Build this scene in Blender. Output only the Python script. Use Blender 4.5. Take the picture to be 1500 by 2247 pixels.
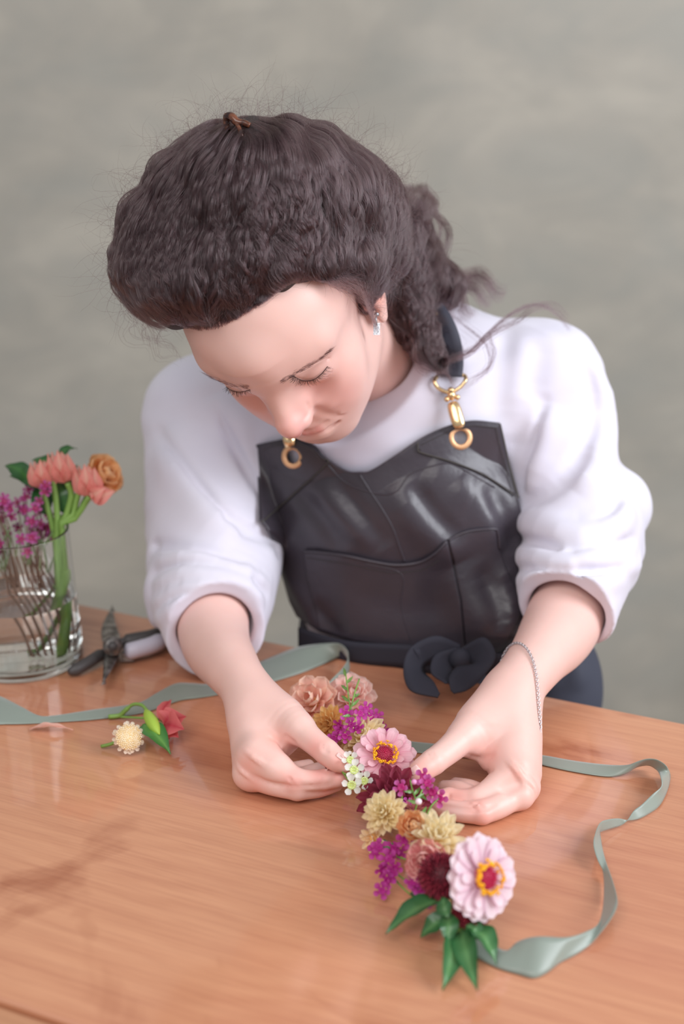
import bpy, math, random, bmesh
import numpy as np
from mathutils import Vector, Matrix, noise

for _o in list(bpy.data.objects): bpy.data.objects.remove(_o)
SC = bpy.context.scene
COL = SC.collection

# ---------------------------------------------------------------- camera
PITCH = math.radians(20.0); CAMZ = 1.52; FPX = 3120.0
TABLE_Z = 0.90
cam_d = bpy.data.cameras.new('camera'); cam = bpy.data.objects.new('camera', cam_d); COL.objects.link(cam)
cam.location = (0, 0, CAMZ); cam.rotation_euler = (math.radians(90) - PITCH, 0, 0)
cam_d.sensor_fit = 'VERTICAL'; cam_d.sensor_height = 36.0; cam_d.sensor_width = 24.0
cam_d.lens = FPX / 2247 * 36.0
cam_d.clip_start = 0.05
cam_d.dof.use_dof = True; cam_d.dof.focus_distance = 1.165; cam_d.dof.aperture_fstop = 3.0
cam_d.dof.aperture_blades = 0
SC.camera = cam

def lin(r, g, b):
    f = lambda c: ((c / 255 + 0.055) / 1.055) ** 2.4 if c / 255 > 0.04045 else c / 255 / 12.92
    return (f(r), f(g), f(b), 1.0)

# ---------------------------------------------------------------- world, lights, exposure
W = bpy.data.worlds.new('world'); SC.world = W; W.use_nodes = True
_bg = W.node_tree.nodes['Background']; _bg.inputs[0].default_value = (0.93, 0.96, 1.0, 1); _bg.inputs[1].default_value = 0.40
def area(name, loc, target, size, size_y, power, color):
    d = bpy.data.lights.new(name, 'AREA'); d.shape = 'RECTANGLE'; d.size = size; d.size_y = size_y
    d.energy = power; d.color = color
    o = bpy.data.objects.new(name, d); COL.objects.link(o); o.location = loc
    o.rotation_euler = (Vector(target) - Vector(loc)).to_track_quat('-Z', 'Y').to_euler()
    return o
area('window_daylight', (2.1, 0.35, 2.2), (0.1, 1.25, 1.0), 1.2, 1.5, 60, (0.90, 0.94, 1.0))
area('ceiling_daylight', (-0.6, -0.7, 3.0), (0.0, 1.2, 1.0), 2.0, 1.5, 36, (1.0, 0.97, 0.95))
SC.view_settings.view_transform = 'Standard'; SC.view_settings.look = 'None'
SC.view_settings.exposure = 0.16; SC.view_settings.gamma = 1.0; SC.view_settings.use_curve_mapping = False
SC.cycles.use_denoising = True
SC.cycles.max_bounces = 20; SC.cycles.transmission_bounces = 20; SC.cycles.transparent_max_bounces = 12
SC.cycles.caustics_reflective = False; SC.cycles.caustics_refractive = True; SC.cycles.blur_glossy = 1.0
SC.cycles_curves.shape = 'RIBBONS'
# ---------------------------------------------------------------- projection helpers
_s, _c = math.sin(PITCH), math.cos(PITCH)
C2W = np.array([[1, 0, 0], [0, -_s, _c], [0, -_c, -_s]])       # camera (x right, y down, z forward) -> world
CAM = np.array([0, 0, CAMZ])
def at(px, py, t):                                               # the point seen at pixel (px, py), t metres deep
    return CAM + C2W @ (np.array([(px - 750) / FPX, (py - 1123.5) / FPX, 1.0]) * t)
def on_plane(px, py, z=TABLE_Z):
    d = C2W @ np.array([(px - 750) / FPX, (py - 1123.5) / FPX, 1.0])
    return CAM + d * ((z - CAMZ) / d[2])
def nrm(v):
    v = np.asarray(v, float); return v / (np.linalg.norm(v) + 1e-12)

# ---------------------------------------------------------------- object helpers
def tag(o, label=None, cat=None, group=None, kind=None):
    for k, v in (('label', label), ('category', cat), ('group', group), ('kind', kind)):
        if v: o[k] = v
    return o
def link(o, parent=None):
    COL.objects.link(o)
    if parent is not None: o.parent = parent
    return o
def empty(name, loc, label=None, cat=None, group=None):
    o = bpy.data.objects.new(name, None); o.location = loc; o.empty_display_size = 0.02
    link(o); tag(o, label, cat, group); return o
def mesh_obj(name, V, F, mat, parent=None, smooth=True, mats=None):
    me = bpy.data.meshes.new(name)
    if isinstance(F, np.ndarray) and F.ndim == 2:
        n = F.shape[1]; me.vertices.add(len(V)); me.vertices.foreach_set('co', np.asarray(V, np.float32).ravel())
        me.loops.add(F.size); me.loops.foreach_set('vertex_index', F.ravel().astype(np.int32))
        me.polygons.add(len(F)); me.polygons.foreach_set('loop_start', np.arange(0, F.size, n, dtype=np.int32))
        me.update(calc_edges=True)
    else:
        me.from_pydata([tuple(v) for v in V], [], [tuple(f) for f in F])
    if smooth: me.polygons.foreach_set('use_smooth', np.ones(len(me.polygons), bool))
    me.materials.append(mat)
    o = bpy.data.objects.new(name, me)
    if parent is not None:
        link(o, parent); bring(o, parent)
    else: link(o)
    return o
def bring(o, parent):                                            # vertices given in world space under a placed parent
    bpy.context.view_layer.update
    M = Matrix.Identity(4); p = parent; chain = []
    while p is not None: chain.append(p); p = p.parent
    for q in reversed(chain): M = M @ q.matrix_basis
    # parent's world matrix (parents carry no parent inverse)
    o.matrix_basis = M.inverted() @ o.matrix_basis
def color_attr(o, name, cols):
    a = o.data.color_attributes.new(name, 'FLOAT_COLOR', 'POINT')
    c = np.ones((len(cols), 4), np.float32); c[:, :3] = cols; a.data.foreach_set('color', c.ravel())

class MB:                                                        # collects shapes into one mesh
    def __init__(s): s.v = []; s.f = []
    def add(s, V, F):
        n = len(s.v); s.v += [tuple(map(float, p)) for p in V]; s.f += [tuple(int(i) + n for i in f) for f in F]; return s
    def tube(s, pts, rad, n=8, cap=True, flat=None):
        pts = [np.asarray(p, float) for p in pts]; m = len(pts)
        rad = [rad] * m if np.isscalar(rad) else list(rad)
        T = [nrm(pts[min(i + 1, m - 1)] - pts[max(i - 1, 0)]) for i in range(m)]
        a = np.array([0, 0, 1.0]) if abs(T[0][2]) < .9 else np.array([1.0, 0, 0])
        if flat is not None: a = np.asarray(flat[0], float)
        u = nrm(np.cross(T[0], a)); V = []
        for i in range(m):
            u = nrm(u - T[i] * np.dot(u, T[i])); w = np.cross(T[i], u)
            k = 1.0 if flat is None else flat[1]
            for j in range(n):
                q = 2 * math.pi * j / n
                V.append(pts[i] + rad[i] * (math.cos(q) * u + k * math.sin(q) * w))
        F = [(i * n + j, i * n + (j + 1) % n, (i + 1) * n + (j + 1) % n, (i + 1) * n + j) for i in range(m - 1) for j in range(n)]
        if cap: F += [tuple(range(n))[::-1], tuple((m - 1) * n + j for j in range(n))]
        return s.add(V, F)
    def ball(s, c, r, n=8, m=6, M=None):
        c = np.asarray(c, float); r = np.asarray([r] * 3 if np.isscalar(r) else r, float); V = [(0, 0, 1)]
        for i in range(1, m):
            for j in range(n):
                a, b = math.pi * i / m, 2 * math.pi * j / n
                V.append((math.sin(a) * math.cos(b), math.sin(a) * math.sin(b), math.cos(a)))
        V.append((0, 0, -1)); V = np.array(V) * r
        if M is not None: V = V @ np.asarray(M).T
        F = [(0, 1 + j, 1 + (j + 1) % n) for j in range(n)]
        for i in range(m - 2):
            F += [(1 + i * n + j, 1 + (i + 1) * n + j, 1 + (i + 1) * n + (j + 1) % n, 1 + i * n + (j + 1) % n) for j in range(n)]
        e = len(V) - 1; F += [(e, 1 + (m - 2) * n + (j + 1) % n, 1 + (m - 2) * n + j) for j in range(n)]
        return s.add(V + c, F)
    def box(s, c, h, M=None):
        V = np.array([(x, y, z) for x in (-1, 1) for y in (-1, 1) for z in (-1, 1)], float) * h
        if M is not None: V = V @ np.asarray(M).T
        return s.add(V + np.asarray(c), [(0, 1, 3, 2), (4, 6, 7, 5), (0, 4, 5, 1), (2, 3, 7, 6), (0, 2, 6, 4), (1, 5, 7, 3)])
    def lathe(s, prof, n=48, c=(0, 0, 0), tight=0):
        if tight:                                                 # support loops beside each corner keep flat walls optically flat
            q = []
            for i, p in enumerate(prof):
                p = np.array(p, float)
                for k in ((i - 1,) if i else ()): e = np.array(prof[k]) - p; L = np.linalg.norm(e); q += [p + e / L * tight] if L > 3 * tight else []
                q.append(p)
                for k in ((i + 1,) if i < len(prof) - 1 else ()): e = np.array(prof[k]) - p; L = np.linalg.norm(e); q += [p + e / L * tight] if L > 3 * tight else []
            prof = [tuple(x) for x in q]
        V = [(c[0] + r * math.cos(2 * math.pi * j / n), c[1] + r * math.sin(2 * math.pi * j / n), c[2] + z) for r, z in prof for j in range(n)]
        F = [(i * n + j, i * n + (j + 1) % n, (i + 1) * n + (j + 1) % n, (i + 1) * n + j) for i in range(len(prof) - 1) for j in range(n)]
        return s.add(V, F)
    def grid(s, G):
        G = np.asarray(G, float); a, b = G.shape[:2]
        return s.add(G.reshape(-1, 3), [(i * b + j, (i + 1) * b + j, (i + 1) * b + j + 1, i * b + j + 1) for i in range(a - 1) for j in range(b - 1)])
    def build(s, name, mat, parent=None, smooth=True): return mesh_obj(name, s.v, s.f, mat, parent, smooth)
def spline(P, n):
    P = np.asarray(P, float); m = len(P); Q = np.vstack([2 * P[0] - P[1], P, 2 * P[-1] - P[-2]]); out = []
    u = np.linspace(0, m - 1 - 1e-9, n)
    for x in u:
        i = int(x); t = x - i; a, b, c, d = Q[i:i + 4]
        out.append(.5 * ((2 * b) + (-a + c) * t + (2 * a - 5 * b + 4 * c - d) * t * t + (-a + 3 * b - 3 * c + d) * t ** 3))
    return np.array(out)
def add_mod_solid(o, th, off=-1):
    m = o.modifiers.new('solid', 'SOLIDIFY'); m.thickness = th; m.offset = off; return m
def add_mod_sub(o, n=1):
    m = o.modifiers.new('sub', 'SUBSURF'); m.levels = n; m.render_levels = n; return m

# ---------------------------------------------------------------- materials
def mat(name, col, rough=.5, **kw):
    m = bpy.data.materials.new(name); m.use_nodes = True; b = m.node_tree.nodes['Principled BSDF']
    b.inputs['Base Color'].default_value = col; b.inputs['Roughness'].default_value = rough
    for k, v in kw.items():
        b.inputs[k.replace('_', ' ')].default_value = v
    return m
class NT:
    def __init__(s, m): s.t = m.node_tree; s.b = s.t.nodes['Principled BSDF']
    def n(s, typ, **kw):
        x = s.t.nodes.new(typ)
        for k, v in kw.items(): setattr(x, k, v)
        return x
    def l(s, a, b): s.t.links.new(a, b)
    def noise(s, scale, detail=3, coord='Object', stretch=None, rough=.5, dist=0):
        tc = s.n('ShaderNodeTexCoord'); mp = s.n('ShaderNodeMapping'); s.l(tc.outputs[coord], mp.inputs[0])
        if stretch: mp.inputs['Scale'].default_value = stretch
        x = s.n('ShaderNodeTexNoise'); s.l(mp.outputs[0], x.inputs['Vector'])
        x.inputs['Scale'].default_value = scale; x.inputs['Detail'].default_value = detail; x.inputs['Roughness'].default_value = rough; x.inputs['Distortion'].default_value = dist
        return x.outputs['Fac']
    def ramp(s, fac, stops, interp='LINEAR'):
        r = s.n('ShaderNodeValToRGB'); s.l(fac, r.inputs[0]); e = r.color_ramp.elements; r.color_ramp.interpolation = interp
        while len(e) > 1: e.remove(e[-1])
        e[0].position = stops[0][0]; e[0].color = stops[0][1]
        for p, c in stops[1:]: q = e.new(p); q.color = c
        return r.outputs[0]
    def mix(s, fac, a, b, mode='MIX'):
        x = s.n('ShaderNodeMix', data_type='RGBA', blend_type=mode)
        for sock, v in ((x.inputs[0], fac), (x.inputs[6], a), (x.inputs[7], b)):
            if hasattr(v, 'is_output'): s.l(v, sock)
            else: sock.default_value = v
        return x.outputs[2]
    def bump(s, h, strength=.3, dist=.001):
        b = s.n('ShaderNodeBump'); b.inputs['Strength'].default_value = strength; b.inputs['Distance'].default_value = dist
        s.l(h, b.inputs['Height']); s.l(b.outputs[0], s.b.inputs['Normal']); return b
    def base(s, c): s.l(c, s.b.inputs['Base Color'])

from concurrent.futures import ThreadPoolExecutor
POOL = ThreadPoolExecutor(4)
# ---------------------------------------------------------------- implicit surfaces (smooth unions meshed with surface nets)
def smin(a, b, k):
    if k <= 0: return np.minimum(a, b)
    h = np.maximum(k - np.abs(a - b), 0) / k
    return np.minimum(a, b) - h * h * k * .25
class SDF:
    def __init__(s): s.ops = []; s.frames = {}
    def op(s, f, c, R, mode='u', k=.01, fr=None, sym=False): s.ops.append((f, np.asarray(c, float), R, mode, k, fr, sym)); return s
    def cap(s, a, b, ra, rb=None, k=.01, mode='u', n=None, sc=1.0, fr=None, sym=False):
        a = np.asarray(a, float); b = np.asarray(b, float); rb = ra if rb is None else rb; ba = b - a; L2 = max(ba @ ba, 1e-12)
        nn = None if n is None else nrm(n)
        def f(p):
            h = np.clip((p - a) @ ba / L2, 0, 1); r = ra + (rb - ra) * h
            q = p - a - h[..., None] * ba
            if nn is None: return np.sqrt((q * q).sum(-1)) - r
            w = q @ nn; l2 = np.maximum((q * q).sum(-1) - w * w, 0)
            k0 = np.sqrt(l2 + (w / sc) ** 2) / r; k1 = np.sqrt(l2 + (w / sc / sc) ** 2) / (r * r) + 1e-9
            return k0 * (k0 - 1) / k1
        R = np.linalg.norm(ba) / 2 + max(ra, rb) * max(1, sc)
        return s.op(f, (a + b) / 2, R, mode, k, fr, sym)
    def ell(s, c, r, k=.01, mode='u', M=None, fr=None, sym=False):
        c = np.asarray(c, float); r = np.asarray(r, float); Mm = None if M is None else np.asarray(M, float)
        def f(p):
            q = p - c
            if Mm is not None: q = q @ Mm
            k0 = np.sqrt(((q / r) ** 2).sum(-1)); k1 = np.sqrt(((q / (r * r)) ** 2).sum(-1)) + 1e-9
            return k0 * (k0 - 1) / k1
        return s.op(f, c, r.max(), mode, k, fr, sym)
    def chain(s, P, R, k=.01, mode='u', fr=None, sym=False):      # one smooth tapering tube through P
        P = np.asarray(P, float); R = np.asarray(R, float)
        if len(P) > 2:
            m = (len(P) - 1) * 5 + 1; Q = spline(np.c_[P, R], m); P, R = Q[:, :3], np.maximum(Q[:, 3], R.min() * .8)
        a = P[:-1]; ba = P[1:] - a; L2 = np.maximum((ba * ba).sum(1), 1e-12); dr = R[1:] - R[:-1]
        def f(p):
            d = None
            for i in range(len(a)):
                q = p - a[i]; h = np.clip(q @ ba[i] / L2[i], 0, 1); q -= h[..., None] * ba[i]
                v = np.sqrt((q * q).sum(-1)) - (R[i] + dr[i] * h); d = v if d is None else np.minimum(d, v)
            return d
        c = P.mean(0); return s.op(f, c, (np.linalg.norm(P - c, axis=1) + R).max(), mode, k, fr, sym)
    def ev(s, p, hb=0.0):                                         # p (B, M, 3); blocks of half-diagonal hb
        B = p.shape[0]; c = p.mean(1) if hb > 0 else p[:, 0]
        d = np.full(p.shape[:2], .2); fc = {None: (p, c)}
        for k_, (Rm, t) in s.frames.items(): fc[k_] = ((p - t) @ Rm, (c - t) @ Rm)
        for f, oc, R, mode, k, fr, sym in s.ops:
            P, C = fc[fr]
            Cc = C
            if sym: Cc = C.copy(); Cc[:, 0] = np.abs(Cc[:, 0])
            m = k + hb + (.05 if mode != 'd' else 0) + (hb if sym else 0)
            sel = np.nonzero(((Cc - oc) ** 2).sum(1) < (R + m) ** 2)[0]
            if not len(sel): continue
            q = P[sel]
            if sym: q = q.copy(); q[..., 0] = np.abs(q[..., 0])
            v = f(q)
            if mode == 'u': d[sel] = smin(d[sel], v, k)
            elif mode == 's': d[sel] = -smin(-d[sel], v, k)
            elif mode == 'i': d[sel] = -smin(-d[sel], -v, k)
            else: d[sel] += v
        return d
    def at(s, p):
        p = np.asarray(p, float).reshape(-1, 3); out = np.empty(len(p))
        n = max(2000, min(40000, len(p) // 8 + 1))
        def go(i): out[i:i + n] = s.ev(p[i:i + n, None, :])[:, 0]
        list(POOL.map(go, range(0, len(p), n)))
        return out
    def grad(s, p, e=4e-4):
        g = np.stack([s.at(p + np.eye(3)[i] * e) - s.at(p - np.eye(3)[i] * e) for i in range(3)], -1)
        return g / (np.linalg.norm(g, axis=1, keepdims=True) + 1e-9)
    def ray(s, px, py, t0=.9, off=0.0, n=60, t1=2.0):             # first hit along the sight lines
        px = np.asarray(px, float).ravel(); py = np.asarray(py, float).ravel()
        D = np.stack([(px - 750) / FPX, (py - 1123.5) / FPX, np.ones_like(px)], -1) @ C2W.T; L = np.linalg.norm(D, axis=1)
        t = np.full(len(px), float(t0)); act = np.arange(len(px))
        for _ in range(n):
            d = s.at(CAM + D[act] * t[act, None]) - off; t[act] = np.minimum(t[act] + np.clip(.9 * d, -.02, .045) / L[act], t1)
            act = act[(np.abs(d) > 1e-4) & (t[act] < t1)]
            if not len(act): break
        return CAM + D * t[:, None], t
    def mesh(s, lo, hi, h, relax=1):
        n = 8; bs = n * h; lo = np.asarray(lo, float); nb = np.ceil((np.asarray(hi) - lo) / bs).astype(int)
        I = np.stack(np.meshgrid(*[np.arange(x) for x in nb], indexing='ij'), -1).reshape(-1, 3)
        hd = bs * .87
        keep = np.zeros(len(I), bool)
        keep = np.abs(s.at(lo + (I + .5) * bs)) < hd * 1.35
        I = I[keep]; g = np.stack(np.meshgrid(*[np.arange(n + 1)] * 3, indexing='ij'), -1).reshape(-1, 3) * h
        keys = []; pos = []; E = [[], [], []]
        S = 1 << 20
        def key(ix): return (ix[..., 0] * S + ix[..., 1]) * S + ix[..., 2]
        def blk(i):
            b = I[i:i + 200]; o = lo + b * bs
            v = s.ev(o[:, None, :] + g[None], hd).reshape(-1, n + 1, n + 1, n + 1); return b, np.where(v == 0, 1e-9, v)
        for b, v in POOL.map(blk, range(0, len(I), 200)):
            cs = [v[:, a:a + n, b_:b_ + n, c:c + n] for a in (0, 1) for b_ in (0, 1) for c in (0, 1)]
            sg = sum((x < 0).astype(np.int8) for x in cs); act = np.nonzero((sg > 0) & (sg < 8))
            if not len(act[0]): continue
            cv = np.stack([x[act] for x in cs], -1)
            off = np.array([(a, b_, c) for a in (0, 1) for b_ in (0, 1) for c in (0, 1)], float)
            acc = np.zeros((len(cv), 3)); cnt = np.zeros(len(cv))
            for e0, e1 in ((0, 1), (2, 3), (4, 5), (6, 7), (0, 2), (1, 3), (4, 6), (5, 7), (0, 4), (1, 5), (2, 6), (3, 7)):
                a_, b_ = cv[:, e0], cv[:, e1]; mk = (a_ < 0) != (b_ < 0); t = np.where(mk, a_ / np.where(mk, a_ - b_, 1), 0)
                acc += mk[:, None] * (off[e0] + t[:, None] * (off[e1] - off[e0])); cnt += mk
            ci = b[act[0]] * n + np.stack(act[1:], -1)
            keys.append(key(ci)); pos.append(lo + (ci + acc / cnt[:, None]) * h)
            s0 = cv[:, 0] < 0
            for ax, e1 in ((0, 4), (1, 2), (2, 1)):
                s1 = cv[:, e1] < 0; mk = s0 != s1; E[ax].append((ci[mk], s0[mk]))
        keys = np.concatenate(keys); pos = np.concatenate(pos); od = np.argsort(keys); keys = keys[od]; pos = pos[od]
        F = []
        for ax in range(3):
            ci = np.concatenate([x[0] for x in E[ax]]); fl = np.concatenate([x[1] for x in E[ax]])
            u = np.eye(3, dtype=int)[(ax + 1) % 3]; w = np.eye(3, dtype=int)[(ax + 2) % 3]
            q = np.stack([key(ci), key(ci - u), key(ci - u - w), key(ci - w)], -1)
            j = np.searchsorted(keys, q); j = np.minimum(j, len(keys) - 1); ok = (keys[j] == q).all(1)
            j = j[ok]; fl = fl[ok]; j[~fl] = j[~fl][:, ::-1]; F.append(j)
        F = np.concatenate(F)
        for _ in range(relax):                                    # even out, then pull back on to the surface
            acc = np.zeros_like(pos); cnt = np.zeros(len(pos))
            for a_, b_ in ((0, 1), (1, 2), (2, 3), (3, 0)):
                for x, y in ((a_, b_), (b_, a_)):
                    for ax in range(3): acc[:, ax] += np.bincount(F[:, x], pos[F[:, y], ax], len(pos))
                    cnt += np.bincount(F[:, x], minlength=len(pos))
            pos = .5 * pos + .5 * acc / np.maximum(cnt, 1)[:, None]
        pos = s.snap(pos)
        return pos, F
    def snap(s, pos):
        d = s.at(pos); e = 3e-4
        g = np.stack([(s.at(pos + np.eye(3)[i] * e) - d) / e for i in range(3)], -1); g2 = np.maximum((g * g).sum(1), .3)
        return pos - g * np.clip(d / g2, -.002, .002)[:, None]
# ---------------------------------------------------------------- room shell
E_ = nrm([.912, -.412, 0]); N_ = nrm([.412, .912, 0])            # along and across the table
FARP = on_plane(180, 1326); NEARP = on_plane(0, 2193)
far_s = FARP @ N_; near_s = NEARP @ N_; mid_s = (far_s + near_s) / 2; depth_h = (far_s - near_s) / 2
TC = E_ * .12 + N_ * mid_s; TC[2] = 0
TM = np.stack([E_, N_, [0, 0, 1]], 1)
M_wall = mat('grey_plaster', lin(158, 155, 146), .9)
def _wall():
    t = NT(M_wall)
    a = t.noise(2.0, 5, stretch=(.8, 1, 1.1), rough=.62, dist=.5); b = t.noise(6.5, 4, stretch=(.7, 1, 1.2), rough=.58, dist=.5); c = t.noise(.55, 2)
    c1 = t.ramp(a, [(.32, lin(152, 146, 133)), (.5, lin(168, 162, 149)), (.66, lin(184, 178, 165))])
    c2 = t.ramp(b, [(.36, lin(148, 147, 140)), (.52, lin(170, 162, 150)), (.66, lin(196, 186, 170))])
    c3 = t.ramp(c, [(.40, lin(174, 160, 142)), (.60, lin(164, 162, 158))])
    m = t.mix(.42, c1, c2); t.base(t.mix(.25, m, c3)); t.bump(b, .15, .004)
_wall()
M_floor = mat('concrete_floor', lin(150, 146, 140), .7)
_t = NT(M_floor); _t.base(_t.ramp(_t.noise(3, 5), [(.3, lin(138, 134, 128)), (.7, lin(160, 156, 150))]))
w = MB().box((0, 2.62, 1.7), (5.0, .06, 1.7)).build('wall_back', M_wall, None, False); tag(w, kind='structure', label='grey mottled plaster wall behind the woman')
f = MB().box((0, .1, -.03), (5.0, 3.0, .03)).build('floor', M_floor, None, False); tag(f, kind='structure', label='grey concrete floor')
b_ = MB().box((0, 2.553, .05), (5.0, .007, .05)).build('baseboard_back', mat('baseboard_paint', lin(170, 168, 160), .6), None, False); tag(b_, kind='structure', label='pale baseboard along the back wall')

# ---------------------------------------------------------------- table
M_wood = mat('varnished_cedar', lin(205, 142, 105), .42)
def _wood(m, c0, c1, c2, coat=1.0):
    t = NT(m); tc = t.n('ShaderNodeTexCoord'); mp = t.n('ShaderNodeMapping'); t.l(tc.outputs['Object'], mp.inputs[0])
    mp.inputs['Location'].default_value = (.55, .335, 0)
    # broad figure: stretched rings with a wandering centre line
    n1 = t.n('ShaderNodeTexNoise'); n1.inputs['Scale'].default_value = 2.6; n1.inputs['Detail'].default_value = 3; n1.inputs['Distortion'].default_value = .4
    ms = t.n('ShaderNodeMapping'); t.l(tc.outputs['Object'], ms.inputs[0]); ms.inputs['Scale'].default_value = (.9, 1.9, 1); t.l(ms.outputs[0], n1.inputs['Vector'])
    sub = t.n('ShaderNodeVectorMath', operation='SUBTRACT'); t.l(n1.outputs['Color'], sub.inputs[0]); sub.inputs[1].default_value = (.5, .5, .5)
    sc = t.n('ShaderNodeVectorMath', operation='MULTIPLY'); t.l(sub.outputs[0], sc.inputs[0]); sc.inputs[1].default_value = (.25, .16, 0)
    ad = t.n('ShaderNodeVectorMath', operation='ADD'); t.l(mp.outputs[0], ad.inputs[0]); t.l(sc.outputs[0], ad.inputs[1])
    st = t.n('ShaderNodeVectorMath', operation='MULTIPLY'); t.l(ad.outputs[0], st.inputs[0]); st.inputs[1].default_value = (.16, 1, 0)
    ln = t.n('ShaderNodeVectorMath', operation='LENGTH'); t.l(st.outputs[0], ln.inputs[0])
    mu = t.n('ShaderNodeMath', operation='MULTIPLY'); mu.inputs[1].default_value = 330; t.l(ln.outputs['Value'], mu.inputs[0])
    si = t.n('ShaderNodeMath', operation='SINE'); t.l(mu.outputs[0], si.inputs[0])
    rg = t.n('ShaderNodeMapRange'); t.l(si.outputs[0], rg.inputs['Value']); rg.inputs['From Min'].default_value = -1
    g = t.noise(34, 5, stretch=(.10, 1.6, 1), rough=.65)              # streaks
    h = t.noise(230, 3, stretch=(.045, 1.3, 1), rough=.7)              # pores
    big = t.noise(3.2, 3, stretch=(.6, 1.4, 1), dist=.8)
    base = t.ramp(g, [(.28, c0), (.5, c1), (.74, c2)])
    bb = t.ramp(big, [(.34, lin(180, 106, 82)), (.6, lin(208, 148, 110))])
    x = t.mix(.42, base, bb); x = t.mix(.055, x, t.ramp(rg.outputs[0], [(.0, lin(140, 78, 55)), (1.0, lin(240, 190, 150))]))
    x = t.mix(.16, x, t.ramp(h, [(.36, lin(150, 86, 60)), (.56, lin(216, 158, 118))]))
    dk = t.noise(5.0, 4, stretch=(.8, 1.2, 1), dist=2.0); x = t.mix(1.0, x, t.ramp(dk, [(.28, lin(214, 190, 178)), (.42, (1, 1, 1, 1))]), 'MULTIPLY')
    t.base(x); t.b.inputs['Coat Weight'].default_value = coat; t.b.inputs['Coat Roughness'].default_value = .05; t.b.inputs['Coat IOR'].default_value = 1.6
    sm = t.noise(7, 3); mr = t.n('ShaderNodeMapRange'); t.l(sm, mr.inputs['Value']); mr.inputs['To Min'].default_value = .03; mr.inputs['To Max'].default_value = .12; t.l(mr.outputs[0], t.b.inputs['Coat Roughness'])
_wood(M_wood, lin(188, 122, 92), lin(199, 135, 102), lin(208, 147, 113))
M_trim = mat('trim_wood', lin(168, 122, 92), .5)
_wood(M_trim, lin(140, 100, 74), lin(170, 126, 96), lin(196, 150, 116), .3)
table = empty('work_table', tuple(TC)); tag(table, 'varnished orange-brown wooden table under the flowers', 'table')
table.rotation_euler = (0, 0, math.atan2(E_[1], E_[0]))
bpy.context.view_layer.update()
def tlocal(mb, name, m, smooth=False, bev=.003):
    me = bpy.data.meshes.new(name); me.from_pydata(mb.v, [], mb.f); me.materials.append(m); o = bpy.data.objects.new(name, me); link(o, table)
    if bev: q = o.modifiers.new('b', 'BEVEL'); q.width = bev; q.segments = 3
    return o
tlocal(MB().box((0, 0, TABLE_Z - .015), (1.35, depth_h, .015)), 'tabletop', M_wood)
tlocal(MB().box((0, -depth_h - .012, TABLE_Z - .020), (1.35, .0115, .0165)), 'edge_trim', M_trim, bev=.004)
tlocal(MB().box((0, -depth_h - .034, TABLE_Z - .026), (1.35, .0105, .0165)), 'edge_trim', M_trim, bev=.004)
tlocal(MB().box((0, -depth_h + .04, TABLE_Z - .075), (1.28, .012, .045)), 'rail', M_trim)
tlocal(MB().box((0, depth_h - .04, TABLE_Z - .075), (1.28, .012, .045)), 'rail', M_trim)
for sx in (-1, 1):
    for sy in (-1, 1): tlocal(MB().box((sx * 1.25, sy * (depth_h - .05), (TABLE_Z - .031) / 2), (.03, .03, (TABLE_Z - .031) / 2)), 'leg', M_trim)
# ---------------------------------------------------------------- the woman's head frame (x her right, y forward, z up)
HR = np.array([[-0.910, -0.073, -0.408], [0.330, -0.725, -0.605], [-0.251, -0.685, 0.684]])
_u, _, _v = np.linalg.svd(HR); HR = _u @ _v
HT = np.array([-0.042, 1.238, 1.254])
HS = 1.0
def hw(p): return HT + (np.asarray(p, float) * HS) @ HR.T         # head frame -> world

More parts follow.
